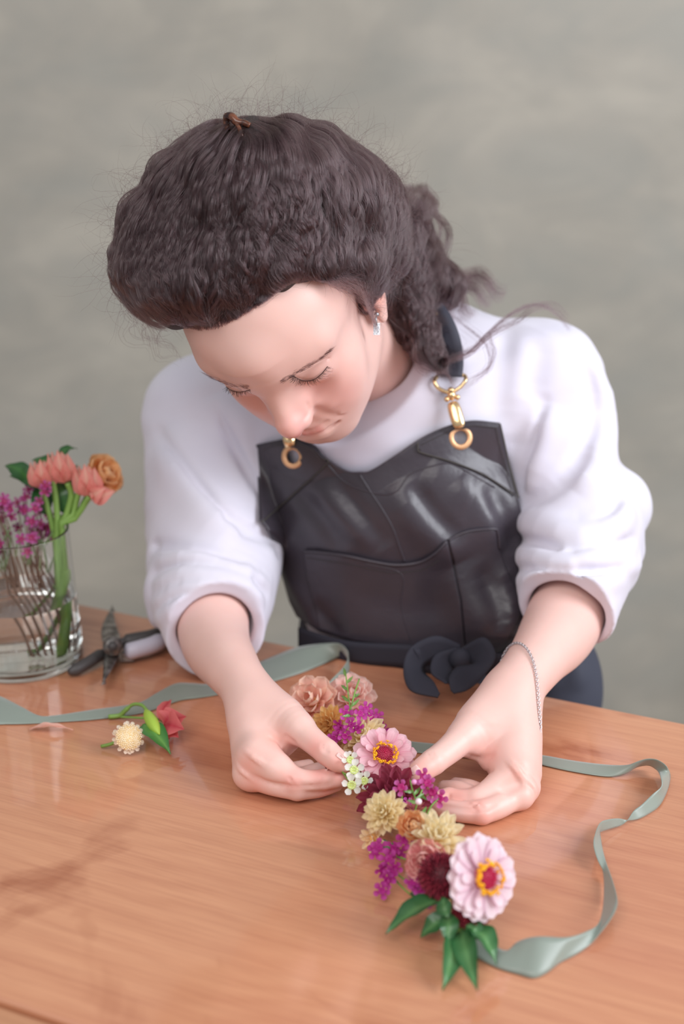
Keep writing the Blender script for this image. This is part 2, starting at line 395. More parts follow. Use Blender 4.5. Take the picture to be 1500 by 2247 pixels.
def head_ops(S):
    S.frames['H'] = (HR, HT)
    e = lambda c, r, k=.01, mode='u', sym=False, M=None: S.ell(c, r, k, mode, M, 'H', sym)
    c = lambda a, b, ra, rb=None, k=.01, mode='u', sym=False, **kw: S.cap(a, b, ra, rb, k, mode, fr='H', sym=sym, **kw)
    e((0, -.012, .050), (.0725, .094, .080))
    e((0, .028, .055), (.065, .066, .062), .03)
    e((0, .022, -.022), (.053, .063, .066), .03)
    e((.039, .050, -.008), (.023, .025, .024), .024, sym=True)
    e((.028, .050, -.036), (.024, .030, .028), .024, sym=True)
    c((.044, .000, -.050), (.014, .060, -.076), .016, .017, .028, sym=True)
    e((0, .067, -.076), (.018, .016, .016), .018)
    c((.014, .080, .042), (.048, .063, .044), .0110, .010, .020, sym=True)
    c((0, .082, .046), (0, .080, .062), .013, .02, .02)
    e((.034, .0960, .006), (.016, .014, .012), .016, 's', sym=True)
    e((.0325, .0660, .0185), (.0190, .0185, .0165), .005, sym=True)      # closed lid over the eyeball
    S.chain([(.0170, .0830, .0150), (.0240, .0860, .0090), (.0320, .0855, .0066), (.0400, .0810, .0080), (.0480, .0735, .0125)], [.0007] * 5, .0016, 's', fr='H', sym=True)
    S.chain([(.0185, .0830, .0275), (.0260, .0820, .0315), (.0340, .0800, .0325), (.0420, .0755, .0305), (.0500, .0690, .0250)], [.0006] * 5, .0035, 's', fr='H', sym=True)
    # nose
    c((0, .083, .034), (0, .1035, -.006), .0080, .0098, .016)
    c((.007, .079, .018), (.0080, .090, -.012), .0078, .0085, .014, sym=True)
    e((0, .1050, -.0135), (.0105, .0112, .0106), .008)
    e((.0102, .0960, -.0190), (.0062, .0090, .0072), .006, sym=True)
    c((0, .106, -.023), (0, .094, -.030), .0045, .005, .006)
    e((.0072, .1020, -.0305), (.0036, .0055, .0040), .002, 's', sym=True)
    # mouth
    e((0, .066, -.050), (.030, .024, .026), .018)
    S.chain([(0, .0895, -.0450), (.010, .0880, -.0458), (.023, .0805, -.0500)], [.0046, .0044, .0020], .006, 'u', fr='H', sym=True)
    S.chain([(0, .0880, -.0575), (.010, .0870, -.0568), (.021, .0805, -.0530)], [.0062, .0056, .0022], .006, 'u', fr='H', sym=True)
    S.chain([(0, .0965, -.0512), (.010, .0945, -.0507), (.019, .0885, -.0512), (.026, .0830, -.0500)], [.0016] * 4, .003, 's', fr='H', sym=True)
    # ears
    e((.0745, -.012, .000), (.0060, .0150, .0270), .006, sym=True)
    e((.0805, -.009, .003), (.0045, .0090, .0160), .004, 's', sym=True)
    e((.0720, -.004, -.027), (.0045, .0075, .0085), .005, sym=True)
    c((.069, .003, -.004), (.070, .003, .006), .004, .003, .004, sym=True)

NECK = at(868, 790, 1.415)
SHR = at(448, 905, 1.500); SHL = at(1190, 830, 1.420)             # her right (picture left) and left shoulders
BODY = SDF()
head_ops(BODY)
BODY.cap(hw((0, -.022, -.035)), NECK + np.array([0, .02, -.02]), .047, .050, .022)
BODY.cap(hw((0, -.022, -.035)), hw((0, .0, -.06)), .050, .046, .02)
BODY.cap(NECK + [0, .03, -.03], SHR, .045, .038, .03)
BODY.cap(NECK + [0, .03, -.03], SHL, .045, .036, .03)
ELR = at(462, 1265, 1.425); ELL = at(1290, 1215, 1.40)
BODY.cap(SHR, ELR, .038, .032, .03); BODY.cap(SHL, ELL, .036, .030, .03)
LATN = nrm([.911, -.41, 0])
WAIST = at(905, 1440, 1.520)
BODY.cap(NECK + [0, .07, -.10], WAIST, .078, .070, .04, n=LATN, sc=1.25)
BODY.cap(WAIST, WAIST + [0.03, .06, -.16], .072, .080, .04, n=LATN, sc=1.25)
HIPS = WAIST + np.array([0.02, .05, -.16])

# ---- her right forearm and hand (left in the picture)
WR = at(533, 1500, 1.238)
def A(L): return [at(*q) for q in L]
_ch, _cp = BODY.chain, BODY.cap
def rest(p, r):                                                  # slide a joint up its sight line until it rests on the table
    p = np.asarray(p, float); k = (CAMZ - TABLE_Z - r - .0006) / (CAMZ - p[2]) if p[1] < 1.33 and p[2] < TABLE_Z + r + .0006 else 1.0
    return CAM + (p - CAM) * k
BODY.chain = lambda P, R, k=.01, *a, **kw: _ch([rest(p, r) for p, r in zip(P, R)] if 'fr' not in kw else P, R, k, *a, **kw)
BODY.chain([ELR, at(470, 1400, 1.335), at(505, 1462, 1.270), WR], [.040, .0335, .0265, .0225], .02)
hn = nrm(at(560, 1600, 1.10) - at(560, 1600, 1.20) + np.array([-.03, 0, .02]))
def hand(W, mcp, web, cmc):
    for m, r in mcp: BODY.cap(W, m, .0200, r, .014)
# palm and metacarpals
mi, mm, mr, ml = (rest(p, .0125) for p in (at(566, 1663, 1.172), at(545, 1696, 1.174), at(556, 1702, 1.196), at(580, 1690, 1.215)))
for m, r0, r in ((mi, .0185, .0135), (mm, .0195, .0125), (mr, .0185, .0125), (ml, .017, .0115)):
    BODY.chain([WR, at(552, 1560, 1.213), m], [.0150, r0, r], .008)
BODY.chain([at(556, 1570, 1.21), at(600, 1610, 1.196)], [.018, .013], .012)
# index
BODY.chain([mi] + A([(612, 1690, 1.160), (648, 1711, 1.154)]), [.0130, .0107, .0098], .004)
BODY.chain(A([(648, 1711, 1.154), (680, 1713, 1.154), (710, 1711, 1.157)]), [.0096, .0088, .0084], .002)
BODY.chain(A([(710, 1711, 1.157), (738, 1709, 1.160), (752, 1709, 1.162)]), [.0083, .0074, .0056], .002)
BODY.cap(at(600, 1683, 1.16), at(560, 1655, 1.17), .0112, .013, .012)
# middle
BODY.chain([mm] + A([(600, 1720, 1.162), (652, 1733, 1.157)]), [.0125, .0098, .0088], .0035)
BODY.chain(A([(652, 1733, 1.157), (700, 1729, 1.163), (738, 1722, 1.170)]), [.0088, .0078, .0055], .002)
# ring, little
BODY.chain([mr] + A([(612, 1712, 1.196), (655, 1708, 1.196)]), [.012, .0095, .0086], .003)
BODY.chain(A([(655, 1708, 1.196), (695, 1694, 1.196), (722, 1684, 1.198)]), [.0085, .0078, .006], .002)
BODY.chain([ml] + A([(622, 1698, 1.220), (650, 1690, 1.222), (676, 1680, 1.222)]), [.0105, .008, .0075, .0055], .003)
# thumb
BODY.chain([at(560, 1535, 1.225)] + A([(612, 1563, 1.200), (655, 1598, 1.180)]), [.019, .0178, .0132], .016)
BODY.chain(A([(650, 1594, 1.181), (684, 1624, 1.168), (716, 1650, 1.158)]), [.0128, .0108, .0103], .005)
BODY.chain(A([(716, 1650, 1.158), (738, 1668, 1.152), (752, 1678, 1.152)]), [.0103, .0094, .0066], .002)
# web
BODY.chain(A([(600, 1590, 1.20), (615, 1632, 1.192), (588, 1652, 1.180)]), [.014, .0085, .010], .012)
BODY.chain(A([(645, 1608, 1.190), (632, 1628, 1.192), (600, 1636, 1.186)]), [.009, .006, .008], .010)

# ---- her left forearm and hand (right in the picture)
WL = at(1128, 1512, 1.222)
BODY.chain([ELL, at(1235, 1365, 1.325), at(1180, 1445, 1.262), WL], [.033, .0365, .0275, .0240], .02)
li, lm, lr, ll = (rest(p, .0118) for p in (at(1132, 1686, 1.160), at(1151, 1727, 1.164), at(1140, 1745, 1.186), at(1115, 1742, 1.205)))
for m, r0, r in ((li, .0195, .0140), (lm, .0200, .0118), (lr, .0185, .0118), (ll, .017, .011)):
    BODY.chain([WL, at(1122, 1580, 1.200), m], [.0160, r0, r], .008)
BODY.chain(A([(1150, 1560, 1.215), (1148, 1640, 1.190), (1152, 1700, 1.178)]), [.0145, .0135, .012], .012)
# index
BODY.chain([li] + A([(1082, 1732, 1.150), (1045, 1758, 1.144)]), [.0135, .0110, .0103], .004)
BODY.chain(A([(1045, 1758, 1.144), (1012, 1757, 1.146), (985, 1752, 1.150)]), [.0102, .0092, .0086], .002)
BODY.chain(A([(985, 1752, 1.150), (962, 1755, 1.155), (945, 1758, 1.160)]), [.0085, .0078, .006], .002)
# middle
BODY.chain([lm] + A([(1098, 1766, 1.150), (1056, 1783, 1.143)]), [.0120, .0102, .0096], .0035)
BODY.chain(A([(1056, 1783, 1.143), (1010, 1781, 1.147), (980, 1775, 1.152), (950, 1771, 1.158)]), [.0095, .0085, .008, .006], .002)
# ring, little
BODY.chain([lr] + A([(1085, 1755, 1.178), (1045, 1752, 1.180), (1005, 1734, 1.184), (974, 1728, 1.187)]), [.0115, .0095, .0088, .0078, .006], .002)
BODY.chain([ll] + A([(1065, 1742, 1.205), (1030, 1730, 1.208), (1000, 1720, 1.208)]), [.0105, .008, .0075, .0055], .002)
# thumb
BODY.chain([at(1105, 1535, 1.215)] + A([(1060, 1570, 1.195), (1020, 1615, 1.175)]), [.021, .0190, .0138], .018)
BODY.chain(A([(1022, 1612, 1.176), (985, 1645, 1.160), (950, 1672, 1.146)]), [.0136, .0114, .0104], .005)
BODY.chain(A([(950, 1672, 1.146), (925, 1690, 1.139), (908, 1702, 1.137)]), [.0104, .0096, .0068], .002)
# web
BODY.chain(A([(1062, 1600, 1.19), (1068, 1650, 1.182), (1100, 1670, 1.172)]), [.016, .0085, .012], .014)
BODY.chain(A([(1030, 1632, 1.180), (1060, 1650, 1.182), (1085, 1668, 1.176)]), [.010, .0065, .009], .010)

# ---------------------------------------------------------------- sweatshirt volume
def dirn(a, b): return nrm(np.asarray(b) - np.asarray(a))
def fold(S, base, pts, r, depth, k=.008, mode='u', n=9):
    """a soft ridge (mode u) or crease (mode s) running over the surface of base under the given sight lines"""
    P = spline(np.array(pts, float), n); X, t = base.ray(P[:, 0], P[:, 1])
    w = np.interp(np.linspace(0, 1, n), [0, .2, .8, 1], [0, 1, 1, 0]); sg = -1.0 if mode == 'u' else 1.0
    a = X[:-1]; ba = X[1:] - a; L2 = np.maximum((ba * ba).sum(1), 1e-10)
    def f(p):
        best = None; bw = None
        for i in range(len(a)):
            q = p - a[i]; h = np.clip(q @ ba[i] / L2[i], 0, 1); q -= h[..., None] * ba[i]; d2 = (q * q).sum(-1); ww = w[i] + (w[i + 1] - w[i]) * h
            if best is None: best, bw = d2, ww
            else: m = d2 < best; best = np.where(m, d2, best); bw = np.where(m, ww, bw)
        return sg * depth * bw * np.exp(-best / (r * r))
    c = X.mean(0); S.op(f, c, np.sqrt(((X - c) ** 2).sum(1)).max() + 2.2 * r, 'd')

def bib_core(S, g=0.0):
    S.cap(at(838, 960, 1.462), at(905, 1440, 1.515), .108 + g, .100 + g, .03, n=LATN, sc=1.22 + 6 * g)
    S.ell(at(850, 1090, 1.455), (.150 + g, .085 + g, .075 + g), .03, M=np.stack([LATN, nrm(np.cross([0, 0, 1], LATN)), [0, 0, 1]], 1))
def shirt_base():
    S = SDF()
    bib_core(S, -.007)
    S.cap(NECK + [0, .035, -.035], SHR + [0, .01, -.01], .070, .064, .05)
    S.cap(NECK + [0, .035, -.035], SHL + [0, .01, -.01], .070, .060, .05)
    S.cap(at(770, 915, 1.43), at(1020, 885, 1.43), .070, .070, .05)
    S.chain(A([(458, 915, 1.500), (460, 1040, 1.480), (470, 1160, 1.450), (474, 1250, 1.415), (468, 1330, 1.380), (474, 1420, 1.335)]), [.064, .067, .070, .064, .056, .041], .02)
    S.chain(A([(1185, 838, 1.430), (1214, 960, 1.415), (1242, 1075, 1.400), (1274, 1150, 1.385), (1268, 1215, 1.370), (1256, 1270, 1.348), (1240, 1375, 1.300)]), [.060, .055, .055, .060, .057, .053, .041], .02)
    S.ell(at(1358, 1108, 1.41), (.032, .034, .034), .02)
    S.ell(at(1368, 1208, 1.375), (.020, .010, .024), .008); S.ell(at(1352, 1250, 1.36), (.022, .010, .026), .008); S.ell(at(352, 1240, 1.42), (.014, .016, .03), .010); S.ell(at(345, 1310, 1.40), (.012, .018, .03), .012)
    return S
S0 = shirt_base(); SHIRT = shirt_base()
# folds of her right sleeve (left in the picture)
for pts, r, d in (([(328, 1232), (400, 1222), (470, 1232), (540, 1255), (600, 1290)], .012, .006), ([(332, 1285), (400, 1262), (470, 1265), (540, 1290), (580, 1330)], .012, .007),
                  ([(330, 1335), (380, 1300), (440, 1288), (510, 1306), (570, 1352)], .011, .006), ([(335, 1370), (375, 1336), (440, 1318), (510, 1334), (562, 1380)], .010, .005),
                  ([(480, 860), (530, 950), (575, 1050), (600, 1150)], .020, .006), ([(350, 950), (400, 1050), (460, 1120), (530, 1180)], .024, .006)):
    fold(SHIRT, S0, pts, max(r * .85, .008), min(d * 2.0, r * 1.1), .014)
for pts, r, d in (([(316, 1195), (380, 1203), (450, 1212), (520, 1236), (596, 1275)], .005, .007), ([(322, 1262), (400, 1243), (470, 1247), (550, 1275), (590, 1310)], .004, .006),
                  ([(340, 1310), (400, 1282), (470, 1280), (540, 1305), (575, 1345)], .004, .006), ([(335, 1355), (380, 1318), (440, 1304), (510, 1320), (565, 1368)], .004, .006),
                  ([(335, 930), (400, 1020), (450, 1085), (500, 1140), (590, 1185)], .008, .008), ([(470, 880), (505, 960), (550, 1050), (580, 1110)], .007, .006), ([(520, 1165), (560, 1168), (605, 1190), (612, 1230)], .005, .006)):
    fold(SHIRT, S0, pts, max(r, .0068), min(d * 1.8, max(r, .0068) * 1.15), .012, 's')
# folds of her left sleeve (right in the picture)
for pts, r, d in (([(1130, 1140), (1190, 1155), (1270, 1175), (1350, 1150), (1380, 1100)], .016, .009), ([(1130, 1215), (1180, 1225), (1250, 1235), (1330, 1215), (1400, 1205)], .012, .006),
                  ([(1260, 1235), (1320, 1232), (1370, 1238), (1405, 1245)], .010, .008), ([(1135, 1262), (1200, 1268), (1280, 1275), (1380, 1275)], .011, .005),
                  ([(1290, 790), (1330, 900), (1320, 1000), (1250, 1070)], .022, .006), ([(1200, 880), (1185, 980), (1150, 1080)], .016, .005), ([(1140, 700), (1138, 800), (1128, 880), (1110, 970)], .018, .002)):
    fold(SHIRT, S0, pts, max(r * .85, .008), min(d * 2.0, r * 1.1), .014)
for pts, r, d in (([(1300, 985), (1250, 1045), (1190, 1088), (1130, 1118)], .008, .011), ([(1352, 1040), (1350, 1110), (1320, 1145), (1275, 1165)], .006, .009), ([(1118, 1186), (1160, 1186), (1200, 1196), (1235, 1215)], .005, .010),
                  ([(1235, 1215), (1300, 1212), (1350, 1195), (1400, 1180)], .005, .006), ([(1260, 1252), (1320, 1248), (1400, 1228)], .003, .005), ([(1122, 1248), (1180, 1250), (1250, 1256), (1340, 1262)], .004, .006),
                  ([(1195, 860), (1180, 950), (1150, 1040), (1132, 1090)], .007, .008), ([(1112, 700), (1104, 790), (1098, 870), (1094, 950)], .015, .0032), ([(1185, 740), (1176, 800), (1160, 880)], .014, .0022), ([(1262, 770), (1290, 830), (1300, 900), (1280, 980), (1215, 1060)], .008, .007)):
    fold(SHIRT, S0, pts, max(r, .0068), min(d * 1.8, max(r, .0068) * 1.15), .012, 's')
# cuffs: cut square to each forearm, then hollowed
AXR = dirn(at(468, 1330, 1.380), at(505, 1462, 1.270)); AXL = dirn(at(1262, 1265, 1.360), at(1180, 1445, 1.262))
CUR = at(471, 1378, 1.350); CUL = at(1243, 1345, 1.322)
def disc_frame(a):
    u = nrm(np.cross(a, [0, 0, 1.0])); return np.stack([u, np.cross(a, u), a], 1)
for c0, ax in ((CUR, AXR), (CUL, AXL)):
    SHIRT.ell(c0 + ax * .040, (.085, .085, .040), .003, 's', M=disc_frame(ax))
    SHIRT.cap(c0 - ax * .010, c0 + ax * .03, .0365, .0375, .004, 's')
# ribbed neck band
_nb = []
for q in np.linspace(0, 2 * math.pi, 25):
    ax = nrm(hw((0, -.03, -.04)) - NECK); u = nrm(np.cross(ax, LATN)); w = np.cross(u, ax)
    _nb.append(NECK + ax * (.028 + .012 * math.cos(q)) + .054 * (math.cos(q) * u + math.sin(q) * w))
SHIRT.cap(NECK - ax * .03, NECK + ax * .05, .070, .060, .04)
SHIRT.ell(NECK + ax * .085, (.12, .12, .05), .004, 's', M=disc_frame(ax))
SHIRT.chain(_nb, [.0075] * 25, .008)
SHIRT.cap(NECK - ax * .02, NECK + ax * .1, .049, .049, .004, 's')
SHIRT.op(lambda p: .0009 * np.sin(p[..., 0] * 70 + 3 * np.sin(p[..., 2] * 40)) * np.sin(p[..., 2] * 55 + p[..., 1] * 60), at(850, 1000, 1.4), .5, 'd')
# ---------------------------------------------------------------- fine relief of the skin
for pts, r, d in (([(643, 824), (656, 832), (671, 836), (689, 832), (705, 820), (718, 804)], .0013, .0016), ([(645, 821), (664, 812), (688, 799), (706, 790), (720, 784)], .0016, .0009),
                  ([(496, 850), (510, 858), (528, 861), (548, 855)], .0013, .0014),
                  ([(673, 886), (696, 899), (722, 910), (745, 912), (748, 909)], .0045, .0010), ([(650, 944), (672, 947), (692, 942), (708, 932), (722, 921)], .0016, .0024),
                  ([(669, 880), (678, 896), (676, 910), (664, 924)], .0020, .0016),
                  # her right hand
                  ([(588, 1622), (598, 1619), (610, 1627), (620, 1636)], .0022, .0016), ([(622, 1612), (634, 1622), (652, 1634)], .0025, .0016), ([(610, 1630), (620, 1642), (628, 1655)], .0020, .0012),
                  ([(709, 1630), (708, 1642), (714, 1652)], .0011, .0014), ([(717, 1632), (716, 1644), (721, 1654)], .0011, .0012),
                  ([(634, 1703), (640, 1714), (652, 1722)], .0012, .0014), ([(643, 1703), (650, 1713), (660, 1720)], .0012, .0012), ([(706, 1704), (708, 1712), (706, 1720)], .0010, .0010),
                  # her left hand
                  ([(1022, 1655), (1045, 1664), (1066, 1663), (1088, 1653)], .0022, .0016), ([(1058, 1698), (1070, 1694), (1084, 1688)], .0020, .0014), ([(1100, 1742), (1122, 1728), (1146, 1714)], .0045, .0034), ([(950, 1768), (985, 1771), (1025, 1777), (1062, 1776), (1092, 1762)], .0022, .0022), ([(545, 1700), (575, 1712), (610, 1722), (650, 1726), (700, 1724), (735, 1718)], .0020, .0016),
                  ([(938, 1650), (942, 1660), (948, 1667)], .0011, .0014), ([(946, 1646), (950, 1656), (955, 1663)], .0011, .0012),
                  ([(1034, 1772), (1042, 1766), (1052, 1760)], .0012, .0014), ([(1040, 1778), (1048, 1772), (1058, 1765)], .0012, .0012), ([(986, 1740), (984, 1748), (987, 1757)], .0012, .0014)):
    fold(BODY, BODY, pts, r, d, 0, 's', 6)
for pts, r, d in (([(685, 874), (710, 886), (738, 896)], .0075, .0012), ([(655, 950), (676, 955), (700, 948), (716, 936)], .0035, .0010),
                  ([(1126, 1696), (1142, 1684)], .0085, .0022), ([(1166, 1732), (1174, 1718)], .0085, .0024), ([(553, 1670), (562, 1655)], .0085, .0020), ([(530, 1700), (536, 1690)], .008, .0016), ([(1040, 1772), (1048, 1764)], .006, .0010), ([(644, 1716), (652, 1710)], .006, .0009)):
    fold(BODY, BODY, pts, r, d, 0, 'u', 6)
# ---------------------------------------------------------------- the person
def soft(P, pix, r, t=None, surf=None):
    """mask that fades with distance from marks on the skin"""
    m = np.zeros(len(P))
    for q in pix:
        c = q if len(q) == 3 and not isinstance(q, tuple) else BODY.ray([q[0]], [q[1]])[0][0]
        m = np.maximum(m, np.exp(-((P - c) ** 2).sum(1) / (r * r)))
    return m
M_skin = mat('skin', lin(232, 190, 172), .42)
def _skin():
    t = NT(M_skin); a = t.n('ShaderNodeVertexColor', layer_name='tone')
    n = t.noise(45, 4); c = t.mix(.05, a.outputs[0], t.ramp(n, [(.3, lin(215, 150, 130)), (.7, lin(245, 215, 200))]))
    t.base(c); t.bump(t.noise(900, 2), .06, .0004)
    t.b.inputs['Subsurface Weight'].default_value = .14; t.b.inputs['Subsurface Radius'].default_value = (.012, .004, .002); t.b.inputs['Subsurface Scale'].default_value = .5
    t.b.inputs['Specular IOR Level'].default_value = .35
_skin()
lo = np.array([-.33, .95, .73]); hi = np.array([.42, 1.72, 1.42])
# ------- mesh
V, F = BODY.mesh(lo, hi, .0018)
def calm(V, F, spots, it):                                         # even out the long curves of the forearms
    m = np.zeros(len(V))
    for c, r in spots: d = np.linalg.norm(V - c, axis=1); m = np.maximum(m, np.clip((r - d) / (.35 * r), 0, 1))
    sel = m > 0; deg = np.bincount(F.ravel(), minlength=len(V)) * 2.0
    fs = F[sel[F].any(1)]; dg = np.zeros(len(V))
    for _ in range(it):
        acc = np.zeros_like(V); dg[:] = 0
        for a, b in ((0, 1), (1, 2), (2, 3), (3, 0)):
            for x, y in ((a, b), (b, a)):
                for k in range(3): acc[:, k] += np.bincount(fs[:, x], V[fs[:, y], k], len(V))
                dg += np.bincount(fs[:, x], minlength=len(V))
        V = V + (acc / np.maximum(dg, 1)[:, None] - V) * (m * .9)[:, None] * (dg > 0)[:, None]
    return V
V = calm(V, F, [(at(470, 1400, 1.335), .075), (at(505, 1462, 1.270), .060), (WR, .050), (at(590, 1550, 1.21), .030), (at(1235, 1365, 1.325), .075), (at(1180, 1445, 1.262), .060), (WL, .052), (at(1075, 1560, 1.20), .030)], 45)
person = empty('person', (0.1, 1.45, 0.0), 'dark-haired woman in white sweatshirt and black leather apron bending over the flower garland', 'person')
bpy.context.view_layer.update()
body = mesh_obj('body', V, F, M_skin, person)
tone = np.tile(np.array(lin(229, 189, 179)[:3]), (len(V), 1))
def blend(m, col, k=1.0):
    global tone
    m = (np.clip(m, 0, 1) * k)[:, None]; tone = tone * (1 - m) + np.array(lin(*col)[:3]) * m
blend(soft(V, [(720, 850), (745, 870)], .026), (232, 156, 148), .42)
blend(soft(V, [(560, 888), (590, 905)], .022), (226, 146, 132), .45)
blend(soft(V, [(636, 950), (655, 935)], .014), (238, 164, 160), .42)
blend(soft(V, [(668, 953), (684, 951), (698, 945), (656, 955)], .0055), (214, 120, 116), .6)
blend(soft(V, [(640, 1712), (700, 1700), (745, 1700), (745, 1672), (690, 1640), (720, 1735)], .010), (236, 150, 140), .55)
blend(soft(V, [(545, 1680), (600, 1625), (640, 1635), (560, 1720)], .011), (236, 158, 142), .5)
blend(soft(V, [(1045, 1770), (1075, 1655), (1000, 1745), (965, 1760), (1060, 1790), (930, 1690)], .012), (234, 150, 138), .5)
blend(soft(V, [(1140, 1690), (1170, 1725)], .010), (238, 160, 146), .45)
blend(soft(V, [(826, 600), (826, 650)], .012), (226, 130, 110), .6)
color_attr(body, 'tone', tone)

M_brow = mat('brow_hair', lin(128, 92, 88), .7)
M_lash = mat('lash_hair', lin(52, 36, 36), .5)
RNG = np.random.default_rng(5)
def hairs_on_skin(name, pts, n, length, rad, m, spread, dirf, parent, lift=.0004):
    P = spline(np.array(pts, float), 60); mb = MB()
    u = RNG.random(n) * 59; i = u.astype(int); f = (u - i)[:, None]; Q = P[i] * (1 - f) + P[np.minimum(i + 1, 59)] * f
    w = spread(u / 59); Q = Q + np.c_[np.zeros(n), RNG.normal(size=n) * w]
    X, t = BODY.ray(Q[:, 0], Q[:, 1]); N = BODY.grad(X)
    for k in range(n):
        d = dirf(u[k] / 59); L = length * (.7 + .5 * RNG.random()); s = []
        for a in (0, .5, 1):
            s.append(X[k] + N[k] * (lift + L * d[3] * a) + (C2W @ np.array([d[0], d[1], d[2]])) * L * (a - .25 * d[4] * a * a))
        if d[4] > 0: s[2] = s[2] + (C2W @ np.array([0, -.25, 0])) * L * d[4]
        mb.tube(s, [rad, rad * .8, rad * .2], 3, False)
    return tag(mb.build(name, m, parent), kind='stuff')
hairs_on_skin('eyebrow', [(614, 837), (634, 827), (660, 812), (690, 795), (712, 778), (724, 766)], 210, .0046, .00009, M_brow, lambda u: 2.6 * (1 - u) ** .6 + .8, lambda u: (.75 + .2 * u, -.55, 0, .05, 0), person)
hairs_on_skin('eyebrow', [(548, 851), (520, 848), (495, 840), (468, 829), (446, 817)], 150, .0046, .00009, M_brow, lambda u: 2.0 * (1 - u) ** .6 + .7, lambda u: (-.85, -.35, 0, .05, 0), person)
def lashes(root, n, L, d0, d1):
    P = spline(np.array(root, float), n); X, t = BODY.ray(P[:, 0], P[:, 1]); N = BODY.grad(X); mb = MB()
    for k in range(n):
        f = k / (n - 1); d = np.array(d0) * (1 - f) + np.array(d1) * f + RNG.normal(size=2) * .16
        l = L * (.65 + .45 * math.sin(math.pi * min(1, .25 + f * .75))) * (.75 + .4 * RNG.random())
        v = C2W @ np.array([d[0], d[1], -.45]); s = [X[k] - N[k] * .0003, X[k] + v * l * .5, X[k] + v * l * .95 + (C2W @ np.array([d[0] * .3, -.12, -.25])) * l]
        mb.tube(s, [.00016, .00013, .00004], 3, False)
    e = spline(X + N * .0002, 30); mb.tube(e, .00022, 4, False)
    return tag(mb.build('eyelashes', M_lash, person), kind='stuff')
lashes([(643, 824), (656, 832), (671, 836), (689, 832), (705, 820), (718, 804)], 74, .0078, (-.35, .8), (.75, .35))
lashes([(496, 849), (510, 857), (528, 860), (548, 855)], 46, .0062, (-.25, .85), (.15, .75))
# nails
M_nail = mat('nail', lin(240, 196, 190), .22)
def nail(px, py, dx, dy, L, Wd, tilt=0):
    """thin curved plate lying on the finger around pixel (px,py), long axis (dx,dy)"""
    d = nrm([dx, dy]); s = np.array([-d[1], d[0]]); g = []
    U = np.linspace(-1, 1, 9)
    pts = np.array([[(px, py) + d * L * u + s * Wd * w * (math.sqrt(max(0, 1 - .55 * abs(u) ** 4))) for w in U] for u in U]).reshape(-1, 2)
    X, t = BODY.ray(pts[:, 0], pts[:, 1]); N = BODY.grad(X)
    o = MB().grid((X + N * .00035).reshape(9, 9, 3)).build('fingernail', M_nail, body); add_mod_solid(o, .0005, 0); return o
nail(909, 1690, -.75, .62, 11, 8)
nail(746, 1660, .8, .62, 9, 5)

# ---------------------------------------------------------------- sweatshirt
M_knit = mat('sweatshirt_fleece', lin(216, 213, 226), .85)
def _knit():
    t = NT(M_knit); t.base(t.ramp(t.noise(9, 3), [(.3, lin(211, 207, 222)), (.7, lin(219, 216, 228))]))
    w = t.noise(650, 2); t.bump(w, .12, .0006); t.b.inputs['Sheen Weight'].default_value = .25; t.b.inputs['Sheen Roughness'].default_value = .5
_knit()
V, F = SHIRT.mesh(np.array([-.36, .95, .86]), np.array([.46, 1.75, 1.42]), .0026)
shirt = mesh_obj('sweatshirt', V, F, M_knit, person)
shirt['label'] = 'white crew-neck sweatshirt with sleeves pushed up'

# ---------------------------------------------------------------- apron
M_leather = mat('apron_leather', lin(66, 61, 68), .40)
def _leather(m, c0, c1):
    t = NT(m); n = t.noise(7, 4, dist=.5); t.base(t.ramp(n, [(.3, lin(*c0)), (.7, lin(*c1))]))
    v = t.noise(260, 3); w = t.noise(30, 3, dist=1.0)
    mm = t.n('ShaderNodeMath', operation='ADD'); s = t.n('ShaderNodeMath', operation='MULTIPLY'); s.inputs[1].default_value = 3.0
    t.l(w, s.inputs[0]); t.l(v, mm.inputs[0]); t.l(s.outputs[0], mm.inputs[1]); t.bump(mm.outputs[0], .25, .0008)
    t.b.inputs['Specular IOR Level'].default_value = .55
    rr = t.n('ShaderNodeMapRange'); rr.inputs['To Min'].default_value = .30; rr.inputs['To Max'].default_value = .46; t.l(t.noise(18, 3), rr.inputs['Value']); t.l(rr.outputs[0], t.b.inputs['Roughness'])
_leather(M_leather, (52, 46, 54), (66, 60, 68))
M_edge = mat('leather_edge', lin(70, 66, 62), .55)
M_tie = mat('apron_tie_cloth', lin(40, 39, 50), .85)
M_gold = mat('brushed_gold', lin(238, 204, 156), .24, Metallic=1.0)
M_brass = mat('grommet_brass', lin(232, 182, 138), .42, Metallic=.6)
BIB = SDF(); bib_core(BIB, .004)
BIB.ell(at(1100, 1300, 1.435), (.055, .070, .05), .04)
for pts, r, d in (([(700, 1060), (760, 1130), (830, 1200)], .012, .005), ([(860, 1060), (900, 1120), (960, 1180), (1000, 1230)], .016, .007), ([(1000, 1050), (1060, 1120), (1110, 1200)], .016, .005),
                  ([(1000, 1230), (1040, 1330), (1080, 1400)], .016, .007), ([(1130, 1330), (1100, 1400), (1060, 1430)], .010, .006), ([(620, 1240), (680, 1330), (720, 1400)], .012, .004),
                  ([(930, 1030), (980, 1060), (1040, 1080)], .02, .004)):
    fold(BIB, BIB, pts, r, d, 0, 'u')
